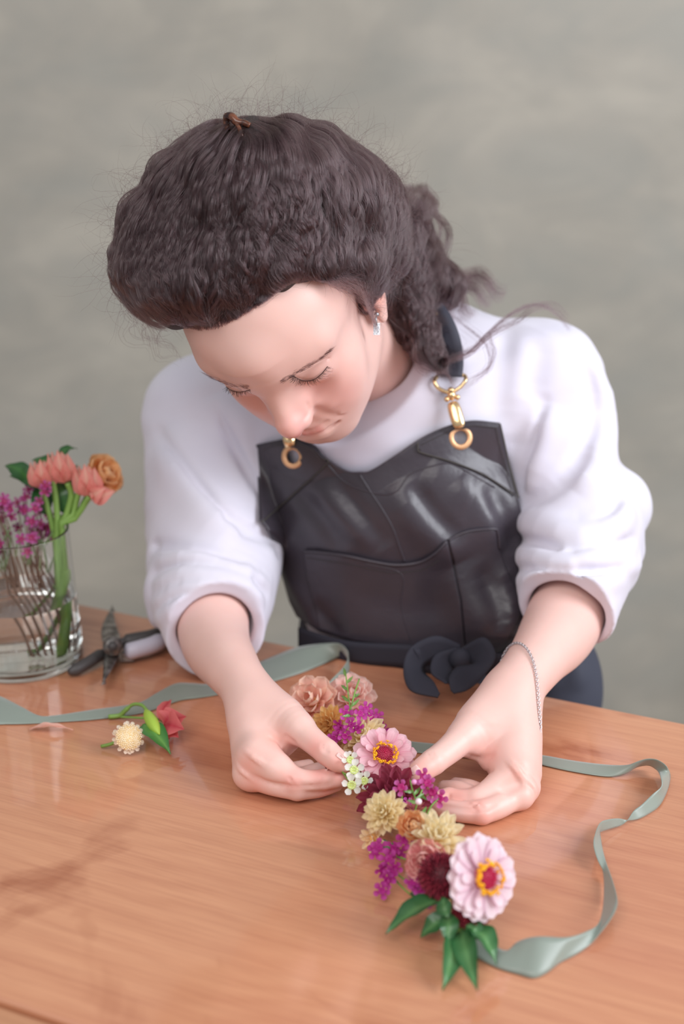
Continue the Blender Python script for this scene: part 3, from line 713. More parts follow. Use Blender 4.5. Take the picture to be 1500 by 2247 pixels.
for pts, r, d in (([(740, 1060), (800, 1140), (850, 1200)], .010, .004), ([(900, 1060), (950, 1130), (1010, 1190)], .010, .006), ([(1060, 1060), (1110, 1150), (1130, 1210)], .012, .006),
                  ([(1040, 1240), (1090, 1330), (1110, 1390)], .014, .006), ([(640, 1060), (700, 1130), (760, 1210)], .012, .003), ([(760, 1300), (900, 1330), (1010, 1330)], .02, .003),
                  ([(1110, 1260), (1150, 1320), (1140, 1390)], .012, .006), ([(690, 1320), (760, 1400)], .012, .004)):
    fold(BIB, BIB, pts, r, d, 0, 's')
_bray = BIB.ray
def _over(px, py, off=0.0, t0=.9, **k):                            # the bib lies over the sweatshirt near its top corners
    px = np.asarray(px, float).ravel(); py = np.asarray(py, float).ravel(); X, t = _bray(px, py, off=off, t0=t0, **k)
    lim = np.where(px < 700, 1215, 1125); i = np.nonzero(py < lim)[0]
    if len(i):
        _, ts = S0.ray(px[i], py[i], off=off + .002, t0=t0); w = np.clip((lim[i] - py[i]) / 50, 0, 1); t2 = t.copy(); t2[i] = t[i] - w * np.maximum(0, t[i] - ts); X = CAM + (X - CAM) * (t2 / t)[:, None]; t = t2
    return X, t
BIB.ray = _over
def coons(T, R, B, L, nu, nv):
    """T left to right, R top to bottom, B left to right, L top to bottom; pixel grid"""
    def lin_(P, n):
        P = np.array(P, float); s = np.r_[0, np.cumsum(np.linalg.norm(np.diff(P, axis=0), axis=1))]; u = np.linspace(0, s[-1], n)
        return np.c_[np.interp(u, s, P[:, 0]), np.interp(u, s, P[:, 1])]
    T, B, L, R = lin_(T, nu), lin_(B, nu), lin_(L, nv), lin_(R, nv)
    u = np.linspace(0, 1, nu)[None, :, None]; v = np.linspace(0, 1, nv)[:, None, None]
    return ((1 - v) * T[None] + v * B[None] + (1 - u) * L[:, None] + u * R[:, None]
            - (1 - u) * (1 - v) * T[0] - u * (1 - v) * T[-1] - (1 - u) * v * B[0] - u * v * B[-1])
def lay(S, G, off):
    sh = G.shape[:2]; X, t = S.ray(G[..., 0], G[..., 1], off=off, t0=1.05); bad = t > 1.56; X[bad] = CAM + (X[bad] - CAM) * (1.50 / t[bad])[:, None]; return X.reshape(*sh, 3)
def sheet(name, S, G, off, th, m, parent, holes=()):
    X = lay(S, G, off); a, b = X.shape[:2]; F = []
    for i in range(a - 1):
        for j in range(b - 1):
            c = G[i:i + 2, j:j + 2].mean((0, 1))
            if any((c[0] - h[0]) ** 2 + (c[1] - h[1]) ** 2 < h[2] ** 2 for h in holes): continue
            F.append((i * b + j, (i + 1) * b + j, (i + 1) * b + j + 1, i * b + j + 1))
    o = mesh_obj(name, X.reshape(-1, 3), np.array(F), m, parent); add_mod_solid(o, th, 0); return o
HOLES = [(642, 1002, 19), (1010, 960, 19)]
apron = None
G = coons([(562, 978), (600, 970), (650, 963), (690, 980), (716, 1008), (760, 1035), (790, 1038), (815, 1034), (870, 1000), (920, 966), (960, 946), (1000, 932), (1040, 925), (1095, 930)],
          [(1095, 930), (1102, 965), (1118, 1030), (1136, 1092), (1148, 1160), (1160, 1250), (1176, 1320), (1168, 1385), (1105, 1445)],
          [(652, 1352), (700, 1385), (780, 1412), (900, 1428), (1000, 1442), (1060, 1450), (1105, 1445)],
          [(562, 978), (568, 1060), (571, 1142), (584, 1156), (600, 1195), (616, 1250), (636, 1320), (652, 1352)], 190, 160)
apron = sheet('apron', BIB, G, .0030, .0022, M_leather, person, HOLES)
apron['label'] = 'black leather bib apron with brass grommets'
def line_on(name, S, pts, rad, m, parent, off, n=40, sides=6):
    P = spline(np.array(pts, float), n); X, t = S.ray(P[:, 0], P[:, 1], off=off, t0=1.05); return MB().tube(X, rad, sides).build(name, m, parent)
def stitches(pts, off, parent, step=4.5, col=None):
    P = np.array(pts, float); s = np.r_[0, np.cumsum(np.linalg.norm(np.diff(P, axis=0), axis=1))]; k = int(s[-1] / step); mb = MB()
    u0 = np.arange(k) * step; 
    for a in (0,):
        q0 = np.c_[np.interp(u0, s, P[:, 0]), np.interp(u0, s, P[:, 1])]; q1 = np.c_[np.interp(u0 + step * .6, s, P[:, 0]), np.interp(u0 + step * .6, s, P[:, 1])]
        X0, _ = BIB.ray(q0[:, 0], q0[:, 1], off=off, t0=1.05); X1, _ = BIB.ray(q1[:, 0], q1[:, 1], off=off, t0=1.05)
    for x, y in zip(X0, X1): mb.tube([x, y], .00035, 4)
    return tag(mb.build('stitching', col or M_edge, parent), kind='stuff')
# edge binding, seams, stitching
line_on('edge_binding', BIB, [(562, 978), (600, 970), (650, 963), (690, 980), (716, 1008), (760, 1035), (790, 1038), (815, 1034), (870, 1000), (920, 966), (960, 946), (1000, 932), (1040, 925), (1095, 930)], .0013, M_leather, apron, .003, 120)
line_on('edge_binding', BIB, [(1096, 930), (1104, 965), (1119, 1030), (1137, 1092)], .0013, M_edge, apron, .003)
line_on('edge_binding', BIB, [(562, 978), (568, 1060), (571, 1142)], .0013, M_leather, apron, .003)
line_on('seam', BIB, [(788, 1040), (812, 1078), (840, 1120), (862, 1160), (876, 1200), (888, 1234)], .0009, M_leather, apron, .0042)
line_on('seam', BIB, [(712, 1012), (760, 1060), (830, 1084), (870, 1078), (900, 1040), (950, 1022), (990, 1018), (1050, 1050), (1085, 1070)], .0008, M_leather, apron, .0042)
line_on('seam', BIB, [(800, 1236), (880, 1260), (880, 1330), (905, 1420)], .0007, M_leather, apron, .0068)
stitches([(575, 988), (600, 979), (650, 972), (686, 988), (708, 1016)], .0066, apron)
stitches([(925, 976), (965, 956), (1002, 941), (1040, 934), (1087, 939), (1094, 970), (1110, 1034), (1126, 1088)], .0066, apron)
# corner reinforcements
tri = coons([(566, 982), (600, 974), (650, 967), (690, 984), (716, 1014)], [(716, 1014), (716, 1015), (715, 1018)], [(574, 1144), (640, 1086), (715, 1018)], [(566, 982), (570, 1060), (574, 1144)], 50, 40)
cr = sheet('corner_patch', BIB, tri, .0052, .0014, M_leather, apron, HOLES)
line_on('patch_edge', BIB, [(574, 1146), (640, 1088), (716, 1018), (708, 1006)], .0008, M_edge, apron, .006)
tri = coons([(918, 972), (960, 950), (1000, 936), (1040, 929), (1092, 934)], [(1092, 934), (1100, 970), (1116, 1034), (1130, 1086)], [(922, 992), (990, 1012), (1060, 1040), (1130, 1086)], [(918, 972), (916, 982), (922, 992)], 60, 40)
sheet('corner_patch', BIB, tri, .0052, .0014, M_leather, apron, HOLES)
line_on('patch_edge', BIB, [(917, 972), (917, 984), (924, 993), (990, 1013), (1060, 1041), (1130, 1087)], .0007, M_edge, apron, .006)
# pockets
pk = coons([(665, 1210), (700, 1212), (760, 1220), (820, 1233), (870, 1240), (920, 1234), (955, 1214), (980, 1188)], [(980, 1188), (990, 1230), (1010, 1320), (1020, 1436)],
           [(700, 1380), (780, 1406), (900, 1422), (1020, 1436)], [(665, 1210), (672, 1260), (690, 1330), (700, 1380)], 90, 70)
sheet('pocket', BIB, pk, .0062, .0018, M_leather, apron)
line_on('pocket_hem', BIB, [(665, 1210), (700, 1212), (760, 1220), (820, 1233), (870, 1240), (920, 1234), (955, 1214), (980, 1188)], .0015, M_leather, apron, .0075, 60)
stitches([(672, 1224), (760, 1238), (860, 1258), (925, 1252), (966, 1228)], .0076, apron)
pk = coons([(984, 1186), (1010, 1172), (1040, 1164), (1086, 1162)], [(1086, 1162), (1092, 1200), (1110, 1250), (1150, 1330)], [(1024, 1430), (1060, 1438), (1100, 1430), (1150, 1330)], [(984, 1186), (996, 1230), (1014, 1320), (1024, 1430)], 50, 60)
sheet('pocket', BIB, pk, .0056, .0018, M_leather, apron)
line_on('pocket_hem', BIB, [(984, 1186), (1010, 1172), (1040, 1164), (1084, 1161), (1092, 1170), (1096, 1205)], .0013, M_leather, apron, .0068, 40)
# grommets and snap hooks
def ring(name, c, N, R0, r, m, parent, squash=1.0, part=(0, 2 * math.pi), up=None):
    N = nrm(N); u = nrm(np.cross(N, [0, 0, 1.0])); w = np.cross(N, u)
    a = np.linspace(part[0], part[1], 40); P = [c + R0 * (math.cos(x) * u + squash * math.sin(x) * w) for x in a]
    return MB().tube(P, r, 8).build(name, m, parent)
for (hx, hy, hr) in HOLES:
    Xc, _ = BIB.ray([hx], [hy], off=.006, t0=1.05); Nn = BIB.grad(Xc)[0]; Nn = nrm(.5 * Nn + .5 * nrm(CAM - Xc[0]))
    u = nrm(np.cross(Nn, [0, 0, 1.0])); w = np.cross(Nn, u); mb = MB()
    prof = [(.0068, -.002), (.0066, .0006), (.0074, .0013), (.0092, .0016), (.0110, .0011), (.0118, -.0006)]
    n = 40; Vv = [Xc[0] + r * (math.cos(2 * math.pi * j / n) * u + math.sin(2 * math.pi * j / n) * w) + z * Nn for r, z in prof for j in range(n)]
    mb.add(Vv, [(i * n + j, i * n + (j + 1) % n, (i + 1) * n + (j + 1) % n, (i + 1) * n + j) for i in range(len(prof) - 1) for j in range(n)])
    mb.build('grommet', M_brass, apron)
hk = MB(); T_ = 1.315
_bt = BIB.ray([1010], [945], off=.012, t0=1.05)[1][0]
def pa(x, y, dt=0): return at(x, y, _bt + dt)
body_pts = [pa(991, 880, .001), pa(996, 896), pa(1004, 925, -.003), pa(1010, 942, -.003)]
hk.tube(body_pts, [.0058, .0068, .0070, .0056], 10, True, (C2W @ np.array([0, 0, 1.0]), .55))
hook = hk.build('snap_hook', M_gold, apron); add_mod_sub(hook, 1)
MB().tube([pa(1006, 930, -.002), pa(1012, 948, -.006), pa(1020, 952, -.002), pa(1022, 940, .004)], [.0030, .0026, .0024, .002], 8).build('hook_tip', M_gold, hook) if False else None
mb = MB(); mb.ball(pa(990, 868), (.0042, .0042, .005), 12, 8); mb.ball(pa(980, 876), .0028, 8, 6); mb.ball(pa(1003, 872), .0028, 8, 6); mb.ball(pa(989, 856, .001), (.0034, .0034, .003), 10, 6)
mb.build('swivel', M_gold, apron)
MB().tube(spline([pa(958, 826, .004), pa(953, 838), pa(962, 852), pa(985, 861), pa(1006, 852), pa(1020, 836), pa(1018, 824, .004), pa(992, 822, .004)], 40), .0019, 8).build('buckle_ring', M_gold, apron)
_b2 = BIB.ray([640], [985], off=.010, t0=1.05)[1][0]
o = MB().tube([at(632, 935, _b2 - .001), at(634, 965, _b2 - .002), at(637, 980, _b2 - .002)], [.0055, .0060, .0052], 10, True, (C2W @ np.array([0, 0, 1.0]), .5)).build('snap_hook', M_gold, apron)
# neck strap (runs from the ring up over the shoulder)
def band(name, P, Wv, th, m, parent, n=60, twist=None):
    P = spline(P, n); Wv = spline(Wv, n); G = np.stack([P - Wv / 2, P - Wv / 4, P, P + Wv / 4, P + Wv / 2], 1)
    o = MB().grid(G).build(name, m, parent); add_mod_solid(o, th, 0); return o
def on_shirt(px, py, off=.004):
    X, t = SHIRT.ray([px], [py], off=off); return X[0]
sp = [on_shirt(990, 826, .006), on_shirt(985, 790), on_shirt(972, 745), on_shirt(952, 700), on_shirt(925, 665)]
wv = [np.array([.020, -.004, .0]), np.array([.026, -.006, .004]), np.array([.030, -.008, .008]), np.array([.030, -.010, .010]), np.array([.030, -.01, .012])]
M_strap = mat('strap_canvas', lin(50, 50, 64), .6)
band('neck_strap', sp, wv, .003, M_strap, apron)
MB().tube([on_shirt(922, 694, .009), on_shirt(950, 690, .009), on_shirt(980, 683, .007)], .0016, 8).build('strap_slider', M_gold, apron)

# lower apron, waist tie and bow
SK = SDF(); SK.cap(WAIST + [0, .0, .02], WAIST + [.04, .06, -.30], .096, .110, .03, n=LATN, sc=1.32)
SK.ell(at(1215, 1520, 1.47), (.050, .05, .08), .03)
for x in (690, 760, 850, 960, 1080, 1180, 1250):
    fold(SK, SK, [(x, 1400), (x + 10, 1450), (x + 22, 1520)], .012, .005, 0, 'u')
SK.ell(WAIST + [0, 0, .045 + .08], (.5, .5, .08), .01, 's')
V, F = SK.mesh(np.array([-.2, 1.15, .55]), np.array([.42, 1.75, 1.0]), .005)
M_skirt = mat('apron_skirt_cloth', lin(62, 64, 78), .75)
skirt = mesh_obj('apron_skirt', V, F, M_skirt, apron)
skirt['label'] = 'dark blue-grey lower part of the apron'
# ---------------------------------------------------------------- bow, trousers, shoes
def ribbon_pts(P, Wd, n=60, sub=5):
    P = spline(np.array(P, float), n); Wv = spline(np.array(Wd, float), n)
    return np.stack([P + Wv * k for k in np.linspace(-.5, .5, sub)], 1)
bow = MB()
def bw(L, Wd, n=50): bow.grid(ribbon_pts([at(*q) for q in L], [(C2W @ np.array(w)) for w in Wd], n))
bw([(1012, 1440, 1.352), (960, 1425, 1.340), (918, 1440, 1.335), (908, 1470, 1.325), (925, 1505, 1.300), (962, 1526, 1.285)],
   [(.004, .024, .01), (.004, .026, .008), (.014, .018, .01), (.020, .006, .012), (.022, -.006, .010), (.002, -.004, .002)])
bw([(918, 1448, 1.335), (950, 1452, 1.345), (1000, 1446, 1.350)], [(.010, .022, .01), (.006, .024, .008), (.002, .018, .006)])
bw([(1010, 1445, 1.348), (1048, 1428, 1.335), (1060, 1450, 1.325), (1030, 1475, 1.318), (1005, 1500, 1.300), (992, 1518, 1.292)],
   [(.002, .020, .01), (-.010, .026, .01), (-.022, .010, .012), (-.022, -.008, .014), (-.016, -.010, .01), (-.003, -.003, .002)])
bw([(1005, 1442, 1.350), (975, 1452, 1.340), (968, 1478, 1.322), (990, 1500, 1.305)], [(.004, .020, .01), (.018, .014, .01), (.020, .004, .012), (.012, .002, .010)])
bow.ball(at(1010, 1446, 1.345), (.011, .009, .010), 12, 8)
bowo = bow.build('bow', M_tie, apron); add_mod_solid(bowo, .0016, 0)
bowo['label'] = 'dark cloth bow of the waist tie lying on the table edge'
tieG = ribbon_pts([at(655, 1400, 1.445), at(760, 1430, 1.405), at(900, 1440, 1.385), at(1010, 1448, 1.368), at(1110, 1460, 1.362), at(1190, 1455, 1.385)],
                  [C2W @ np.array([0, .022, .006])] * 6)
o = MB().grid(tieG).build('waist_tie', M_tie, apron); add_mod_solid(o, .0018, 0)
LG = SDF()
fx = nrm([-.41, -.91, 0]); LATV = LATN
hip = WAIST + np.array([.03, .06, -.20])
LG.cap(hip, hip + [0, .01, .02], .10, .10, .03, n=LATN, sc=1.45)
for sd in (-1, 1):
    kn = hip + LATV * sd * .085 + np.array([0, .02, -.30]); an = hip + LATV * sd * .09 + np.array([0, .06, 0]); an[2] = .09
    LG.chain([hip + LATV * sd * .07, kn, an], [.085, .065, .055], .02)
V, F = LG.mesh(np.array([-.25, 1.15, .03]), np.array([.5, 1.85, .84]), .008)
M_denim = mat('trouser_cloth', lin(52, 58, 78), .85)
mesh_obj('trousers', V, F, M_denim, person)
M_shoe = mat('shoe_leather', lin(40, 38, 40), .5)
for sd in (-1, 1):
    an = hip + LATV * sd * .09 + np.array([0, .06, 0]); sh = SDF(); a = np.array([an[0], an[1], .045]); b = a + fx * .15; b[2] = .034
    sh.cap(a, b, .045, .034, .02); sh.cap(np.array([a[0], a[1], .05]), np.array([a[0], a[1], .11]), .042, .05, .02)
    sh.ell(np.array([a[0], a[1], -.2]), (.5, .5, .2), .002, 's')
    V, F = sh.mesh(np.minimum(a, b) - .08, np.maximum(a, b) + .12, .006); mesh_obj('shoe', V, F, M_shoe, person)

# ---------------------------------------------------------------- earring, bracelet
M_silver = mat('silver', lin(205, 205, 208), .3, Metallic=1.0)
er = MB(); e0 = at(826, 722, 1.235)
er.box(e0, (.0028, .0007, .0052), C2W @ np.array([[1, 0, 0], [0, 0, 1], [0, 1, 0]]))
ear = er.build('earring', M_silver, person, False)
_t = NT(M_silver); _t.base(_t.ramp(_t.noise(900, 2), [(.4, lin(150, 160, 170)), (.6, lin(225, 225, 228))]))
MB().tube([at(825, 692, 1.233), at(824, 700, 1.232), at(826, 708, 1.233), at(826, 714, 1.235)], .0007, 6).ball(at(826, 690, 1.231), .0022, 8, 6).build('ear_hook', M_silver, ear)
axb = dirn(at(1180, 1445, 1.262), WL); cb = at(1158, 1492, 1.235)
pxb = [(1143, 1437), (1160, 1434), (1178, 1440), (1193, 1455), (1203, 1478), (1208, 1505), (1206, 1530), (1198, 1553), (1188, 1572), (1176, 1588)]
P = spline(np.array(pxb, float), 90); X, t = BODY.ray(P[:, 0] - 2, P[:, 1]); N = BODY.grad(X)
ok = (t < 1.36)
X = X + N * .0012
# continue round the back of the wrist
back = []
br = MB()
X = X[ok]
for _ in range(3): X[1:-1] = (X[:-2] + 2 * X[1:-1] + X[2:]) / 4
la, lb = at(1180, 1445, 1.262), WL; ar_ = nrm(lb - la); ch_ = nrm(X[-1] - X[0]); pn = nrm(ar_ - ch_ * (ar_ @ ch_)); c0 = .34 * X[0] + .33 * X[len(X) // 2] + .33 * X[-1]   # plane of the chain, once round the wrist
u_ = ((c0 - la) @ pn) / ((lb - la) @ pn) if abs((lb - la) @ pn) > 1e-4 else .6
cc = la + (lb - la) * np.clip(u_, -.5, 2.0); aa = nrm(X[0] - cc); aa = nrm(aa - pn * (aa @ pn)); bb = np.cross(pn, aa)
th_ = np.linspace(0, 2 * math.pi, 90, endpoint=False); dr = np.cos(th_)[:, None] * aa + np.sin(th_)[:, None] * bb; lo_r = np.zeros(90); hi_r = np.full(90, .060)
for _ in range(14):
    md = (lo_r + hi_r) / 2; sd = BODY.at(cc + dr * md[:, None]); lo_r = np.where(sd < 0, md, lo_r); hi_r = np.where(sd < 0, hi_r, md)
rr_ = lo_r + .0012
for _ in range(4): rr_ = (np.roll(rr_, 1) + 2 * rr_ + np.roll(rr_, -1)) / 4
full = cc + dr * rr_[:, None]
s_ = np.r_[0, np.cumsum(np.linalg.norm(np.diff(np.vstack([full, full[:1]]), axis=0), axis=1))]; nl = int(s_[-1] / .0021)
ff = np.vstack([full, full[:1]]); q = np.linspace(0, s_[-1], nl, endpoint=False); LK = np.stack([np.interp(q, s_, ff[:, i]) for i in range(3)], 1)
M_chain = mat('chain_silver', lin(214, 212, 216), .3, Metallic=.85)
for i in range(nl):
    a, b = LK[i], LK[(i + 1) % nl]; d = nrm(b - a); u = nrm(np.cross(d, axb)); w = np.cross(d, u); th = .9 if i % 2 else -.9
    uu = math.cos(th) * u + math.sin(th) * w; p = [(a + b) / 2 + .0016 * math.cos(x) * d + .0011 * math.sin(x) * uu for x in np.linspace(0, 2 * math.pi, 9)]
    br.tube(p, .00032, 5, False)
bro = br.build('bracelet', M_chain, person); bro['label'] = 'thin silver chain bracelet on her left wrist'

# ---------------------------------------------------------------- hair
M_hair = bpy.data.materials.new('dark_brown_hair'); M_hair.use_nodes = True
_nt = M_hair.node_tree; _nt.nodes.clear(); _o = _nt.nodes.new('ShaderNodeOutputMaterial'); _h = _nt.nodes.new('ShaderNodeBsdfHairPrincipled')
_h.parametrization = 'COLOR'; _h.inputs['Color'].default_value = lin(54, 39, 41); _h.inputs['Roughness'].default_value = .24; _h.inputs['Radial Roughness'].default_value = .5
_nt.links.new(_h.outputs[0], _o.inputs[0])
M_hairbase = mat('hair_underlayer', lin(38, 29, 30), .7)

HAIR = SDF()
CM = C2W
def he(px, py, t, r, k=.03, mode='u', M=None): HAIR.ell(at(px, py, t), r, k, mode, CM if M is None else M)
he(565, 470, 1.215, (.086, .078, .108)); he(695, 485, 1.255, (.066, .064, .105)); he(402, 548, 1.215, (.052, .056, .075), .03)
he(440, 635, 1.165, (.048, .030, .045), .025); he(380, 610, 1.190, (.040, .036, .05), .02); he(560, 590, 1.165, (.065, .034, .05), .03); he(800, 520, 1.290, (.036, .055, .07), .03)
he(865, 560, 1.340, (.028, .046, .040), .02); he(880, 650, 1.345, (.026, .034, .030), .02)
he(915, 590, 1.365, (.026, .034, .030), .02); he(965, 628, 1.375, (.022, .014, .022), .015); he(700, 590, 1.200, (.045, .022, .045), .02); he(765, 600, 1.240, (.028, .026, .040), .02)
HAIR.chain([at(890, 680, 1.345), at(925, 740, 1.335), at(960, 790, 1.330)], [.020, .013, .005], .015)
# open the face: forehead, temple, ear front
HAIR.ell(at(560, 800, 1.13), (.092, .046, .10), .012, 's', CM)
HAIR.ell(at(715, 690, 1.17), (.040, .030, .060), .012, 's', CM)
for i in range(70):                                                # wavy relief of the locks
    pass
def _wave(p):
    q = (p - CAM) @ C2W; x = q[..., 0] / q[..., 2] * FPX; y = q[..., 1] / q[..., 2] * FPX
    return .0016 * np.sin(x * .070 + 1.2 * np.sin(y * .022)) + .0008 * np.sin(y * .05 + 1.8 * np.sin(x * .02))
HAIR.op(_wave, at(600, 500, 1.26), .35, 'd')
V, F = HAIR.mesh(at(600, 500, 1.26) - .22, at(600, 500, 1.26) + .22, .0026)
cap_o = mesh_obj('hair', V, F, M_hairbase, person)
cap_o['label'] = 'dark brown wavy hair gathered at the crown'

# direction of growth, given at places on the head, pointing away from the clip
FLOW = np.array([(530, 270, 0, 1), (420, 300, -.6, .8), (330, 360, -.6, .9), (280, 470, -.15, 1), (285, 600, .15, 1), (340, 690, .5, 1), (400, 400, -.2, 1), (400, 560, .05, 1), (410, 690, .15, 1),
                 (500, 450, -.05, 1), (480, 620, .05, 1), (470, 700, .1, 1), (560, 560, .08, 1), (560, 660, .0, 1), (600, 330, .4, .9), (620, 450, .12, 1), (640, 560, .3, 1), (660, 600, .6, .7),
                 (700, 300, .9, .5), (700, 400, .5, .9), (720, 520, .35, 1), (740, 600, .8, .6), (780, 360, .8, .7), (810, 460, .6, .9), (800, 580, .7, .8), (860, 420, .7, 1), (880, 520, .4, 1),
                 (900, 620, .1, 1), (850, 640, .3, 1), (930, 700, .4, 1), (960, 780, .5, .9)], float)
def flow(P):
    q = (P - CAM) @ C2W; x = q[:, 0] / q[:, 2] * FPX + 750; y = q[:, 1] / q[:, 2] * FPX + 1123.5
    d2 = (x[:, None] - FLOW[:, 0]) ** 2 + (y[:, None] - FLOW[:, 1]) ** 2; w = 1 / (d2 + 900) ** 1.6
    dx = (w * FLOW[:, 2]).sum(1) / w.sum(1); dy = (w * FLOW[:, 3]).sum(1) / w.sum(1)
    v = np.stack([dx, dy, np.zeros_like(dx)], 1); v /= np.linalg.norm(v, axis=1, keepdims=True)
    return v @ C2W.T, x, y
def add_hair(name, P, rad, label=None):
    """P: list of (n, k, 3) arrays; one CURVES object"""
    sizes = []; pts = []; rr = []
    for a, r in zip(P, rad):
        sizes += [a.shape[1]] * a.shape[0]; pts.append(a.reshape(-1, 3))
        taper = np.interp(np.linspace(0, 1, a.shape[1]), [0, .08, .6, 1], [.6, 1, .9, .25]); rr.append((np.ones((a.shape[0], 1)) * taper * r).ravel())
    hc = bpy.data.hair_curves.new(name); hc.add_curves([int(x) for x in sizes])
    pts = np.concatenate(pts).astype(np.float32); hc.attributes['position'].data.foreach_set('vector', pts.ravel()) if 'position' in hc.attributes else hc.position_data.foreach_set('vector', pts.ravel())
    ra = hc.attributes.get('radius') or hc.attributes.new('radius', 'FLOAT', 'POINT')
    ra.data.foreach_set('value', np.concatenate(rr).astype(np.float32))
    hc.materials.append(M_hair); o = bpy.data.objects.new(name, hc); link(o, person); bring(o, person); o['kind'] = 'stuff'
    if label: o['label'] = label
    return o
g = np.random.default_rng(11)
# locks: guides walk over the volume, strands follow their guide
NG, NP, NS = 2300, 24, 15
xs = g.uniform(250, 980, NG * 5); ys = g.uniform(240, 800, NG * 5)
X, t = HAIR.ray(xs, ys, t0=1.0); okk = (t < 1.55) & (np.abs(HAIR.at(X)) < .002)
X = X[okk][:NG]
HLX = np.array([300, 378, 400, 440, 480, 520, 560, 600, 640, 690, 735, 775, 800, 830]); HLY = np.array([800, 706, 716, 724, 718, 698, 674, 648, 620, 612, 630, 660, 690, 700])
step = .0042
xr = g.uniform(372, 800, 1500); yr = np.interp(xr, HLX, HLY) - g.uniform(-2, 26, 1500)      # rooted along the hairline, growing back
Xr, tr_ = HAIR.ray(xr, yr, t0=1.0); Br, tb_ = BODY.ray(xr, yr, t0=1.0); Xr = np.where((tb_ < tr_)[:, None], Br, Xr); Xr = Xr[np.minimum(tr_, tb_) < 1.4][:1100]
backV = V[g.integers(0, len(V), 14000)]; bN = HAIR.grad(backV, 1.5e-3); vd0 = backV - CAM; vd0 /= np.linalg.norm(vd0, axis=1, keepdims=True)
backV = backV[((bN * vd0).sum(1) > -.15) & (BODY.at(backV) > .004)][:1300]
X = np.concatenate([X, backV, Xr]); sgn = np.r_[np.ones(len(X) - len(Xr)), -np.ones(len(Xr))][:, None]; G_ = [X]; P = X.copy()
for i in range(NP - 1):
    d, x, y = flow(P); N = HAIR.grad(P, 1.5e-3)
    d = d - N * (d * N).sum(1)[:, None]; d /= np.linalg.norm(d, axis=1, keepdims=True) + 1e-9
    P = P + d * step * sgn; dist = HAIR.at(P); P = P - N * np.clip(dist, -.004, .006)[:, None]; G_.append(P)
G_ = np.stack(G_, 1)                                                # guides x points x 3
n = len(G_)
T = np.gradient(G_, axis=1); T /= np.linalg.norm(T, axis=2, keepdims=True) + 1e-9
N = HAIR.grad(G_.reshape(-1, 3), 1.5e-3).reshape(G_.shape); B = np.cross(T, N)
s = np.arange(NP) * step
q = (G_[:, 0] - CAM) @ C2W; x0 = q[:, 0] / q[:, 2] * FPX; y0 = q[:, 1] / q[:, 2] * FPX
ph = (x0 * .022 + 2.0 * np.sin(y0 * .010) + g.normal(size=n) * .35)[:, None]
# arc length measured down the picture keeps neighbouring waves in step
yy = ((G_ - CAM) @ C2W); yy = yy[..., 1] / yy[..., 2] * FPX
wl = np.interp(y0 + 1123, [300, 520, 620, 700], [.075, .11, .16, .20])[:, None]
amp = (.0016 + .0014 * g.random(n))[:, None] * (.12 / wl) ** .5
W1 = amp * np.sin(yy * wl * .75 + ph); W2 = amp * .8 * np.cos(yy * wl * .75 + ph + .8)
G2 = G_ + B * W1[..., None] + N * (W2 + .0012)[..., None]
lift = g.uniform(-.0022, .0052, n)[:, None, None] * np.sin(np.linspace(.3, 2.9, NP))[None, :, None]
G2 = G2 + N * lift
parts = []
u = g.normal(size=(n, NS, 1)); v = g.normal(size=(n, NS, 1)); wdt = .0015 * (.5 + .8 * np.abs(np.linspace(-1, 1, NP)))[None, None, :]
S_ = G2[:, None] + (B[:, None] * (u * wdt)[..., None]) + (N[:, None] * (np.abs(v) * wdt * .45)[..., None])
fr = g.normal(size=(n, NS, 1, 3)) * .0003 + np.cumsum(g.normal(size=(n, NS, NP, 3)), 2) * .00009
S_ = S_ + fr
S_ = S_.reshape(-1, NP, 3)
# keep strands off the open forehead
M_hairbase.node_tree.nodes['Principled BSDF'].inputs['Base Color'].default_value = lin(46, 33, 33)
def off_face(S, m=4):
    q = (S - CAM) @ C2W; x = q[..., 0] / q[..., 2] * FPX + 750; y = q[..., 1] / q[..., 2] * FPX + 1123.5
    return ~((y > np.interp(x, HLX, HLY) + m) & (x > 370) & (x < 815)).any(-1)
S_ = S_[off_face(S_)]
# second layer: looser, longer frizz
def walk(X, k, step, curl, lift0):
    L = [X]; P = X.copy(); m = len(X); N = HAIR.grad(P, 1.5e-3); h = g.random(m) * lift0
    for i in range(k - 1):
        d, x, y = flow(P); d = d + g.normal(size=d.shape) * .12; P = P + d * step
        D = HAIR.at(P); N = HAIR.grad(P, 1.5e-3); P = P + N * np.clip(h * (i / k) + .0015 - D, -.003, .003)[:, None]; L.append(P)
    L = np.stack(L, 1); a = g.random((m, 1)) * 6.28; f = g.uniform(.5, 1.1, (m, 1)); i = np.arange(k)[None]
    e1 = g.normal(size=(m, 1, 3)); e2 = g.normal(size=(m, 1, 3)); e1 /= np.linalg.norm(e1, axis=2, keepdims=True); e2 /= np.linalg.norm(e2, axis=2, keepdims=True)
    A_ = curl * g.uniform(.3, 1, (m, 1))
    return L + e1 * (A_ * np.sin(i * f + a))[..., None] + e2 * (A_ * np.cos(i * f + a))[..., None]
xs = g.uniform(250, 980, 12000); ys = g.uniform(240, 800, 12000); X, t = HAIR.ray(xs, ys, t0=1.0); X = X[(t < 1.55) & (np.abs(HAIR.at(X)) < .002)]
L2_ = walk(X[:3600], 18, .0048, .0014, .006); L2_ = L2_[off_face(L2_)]
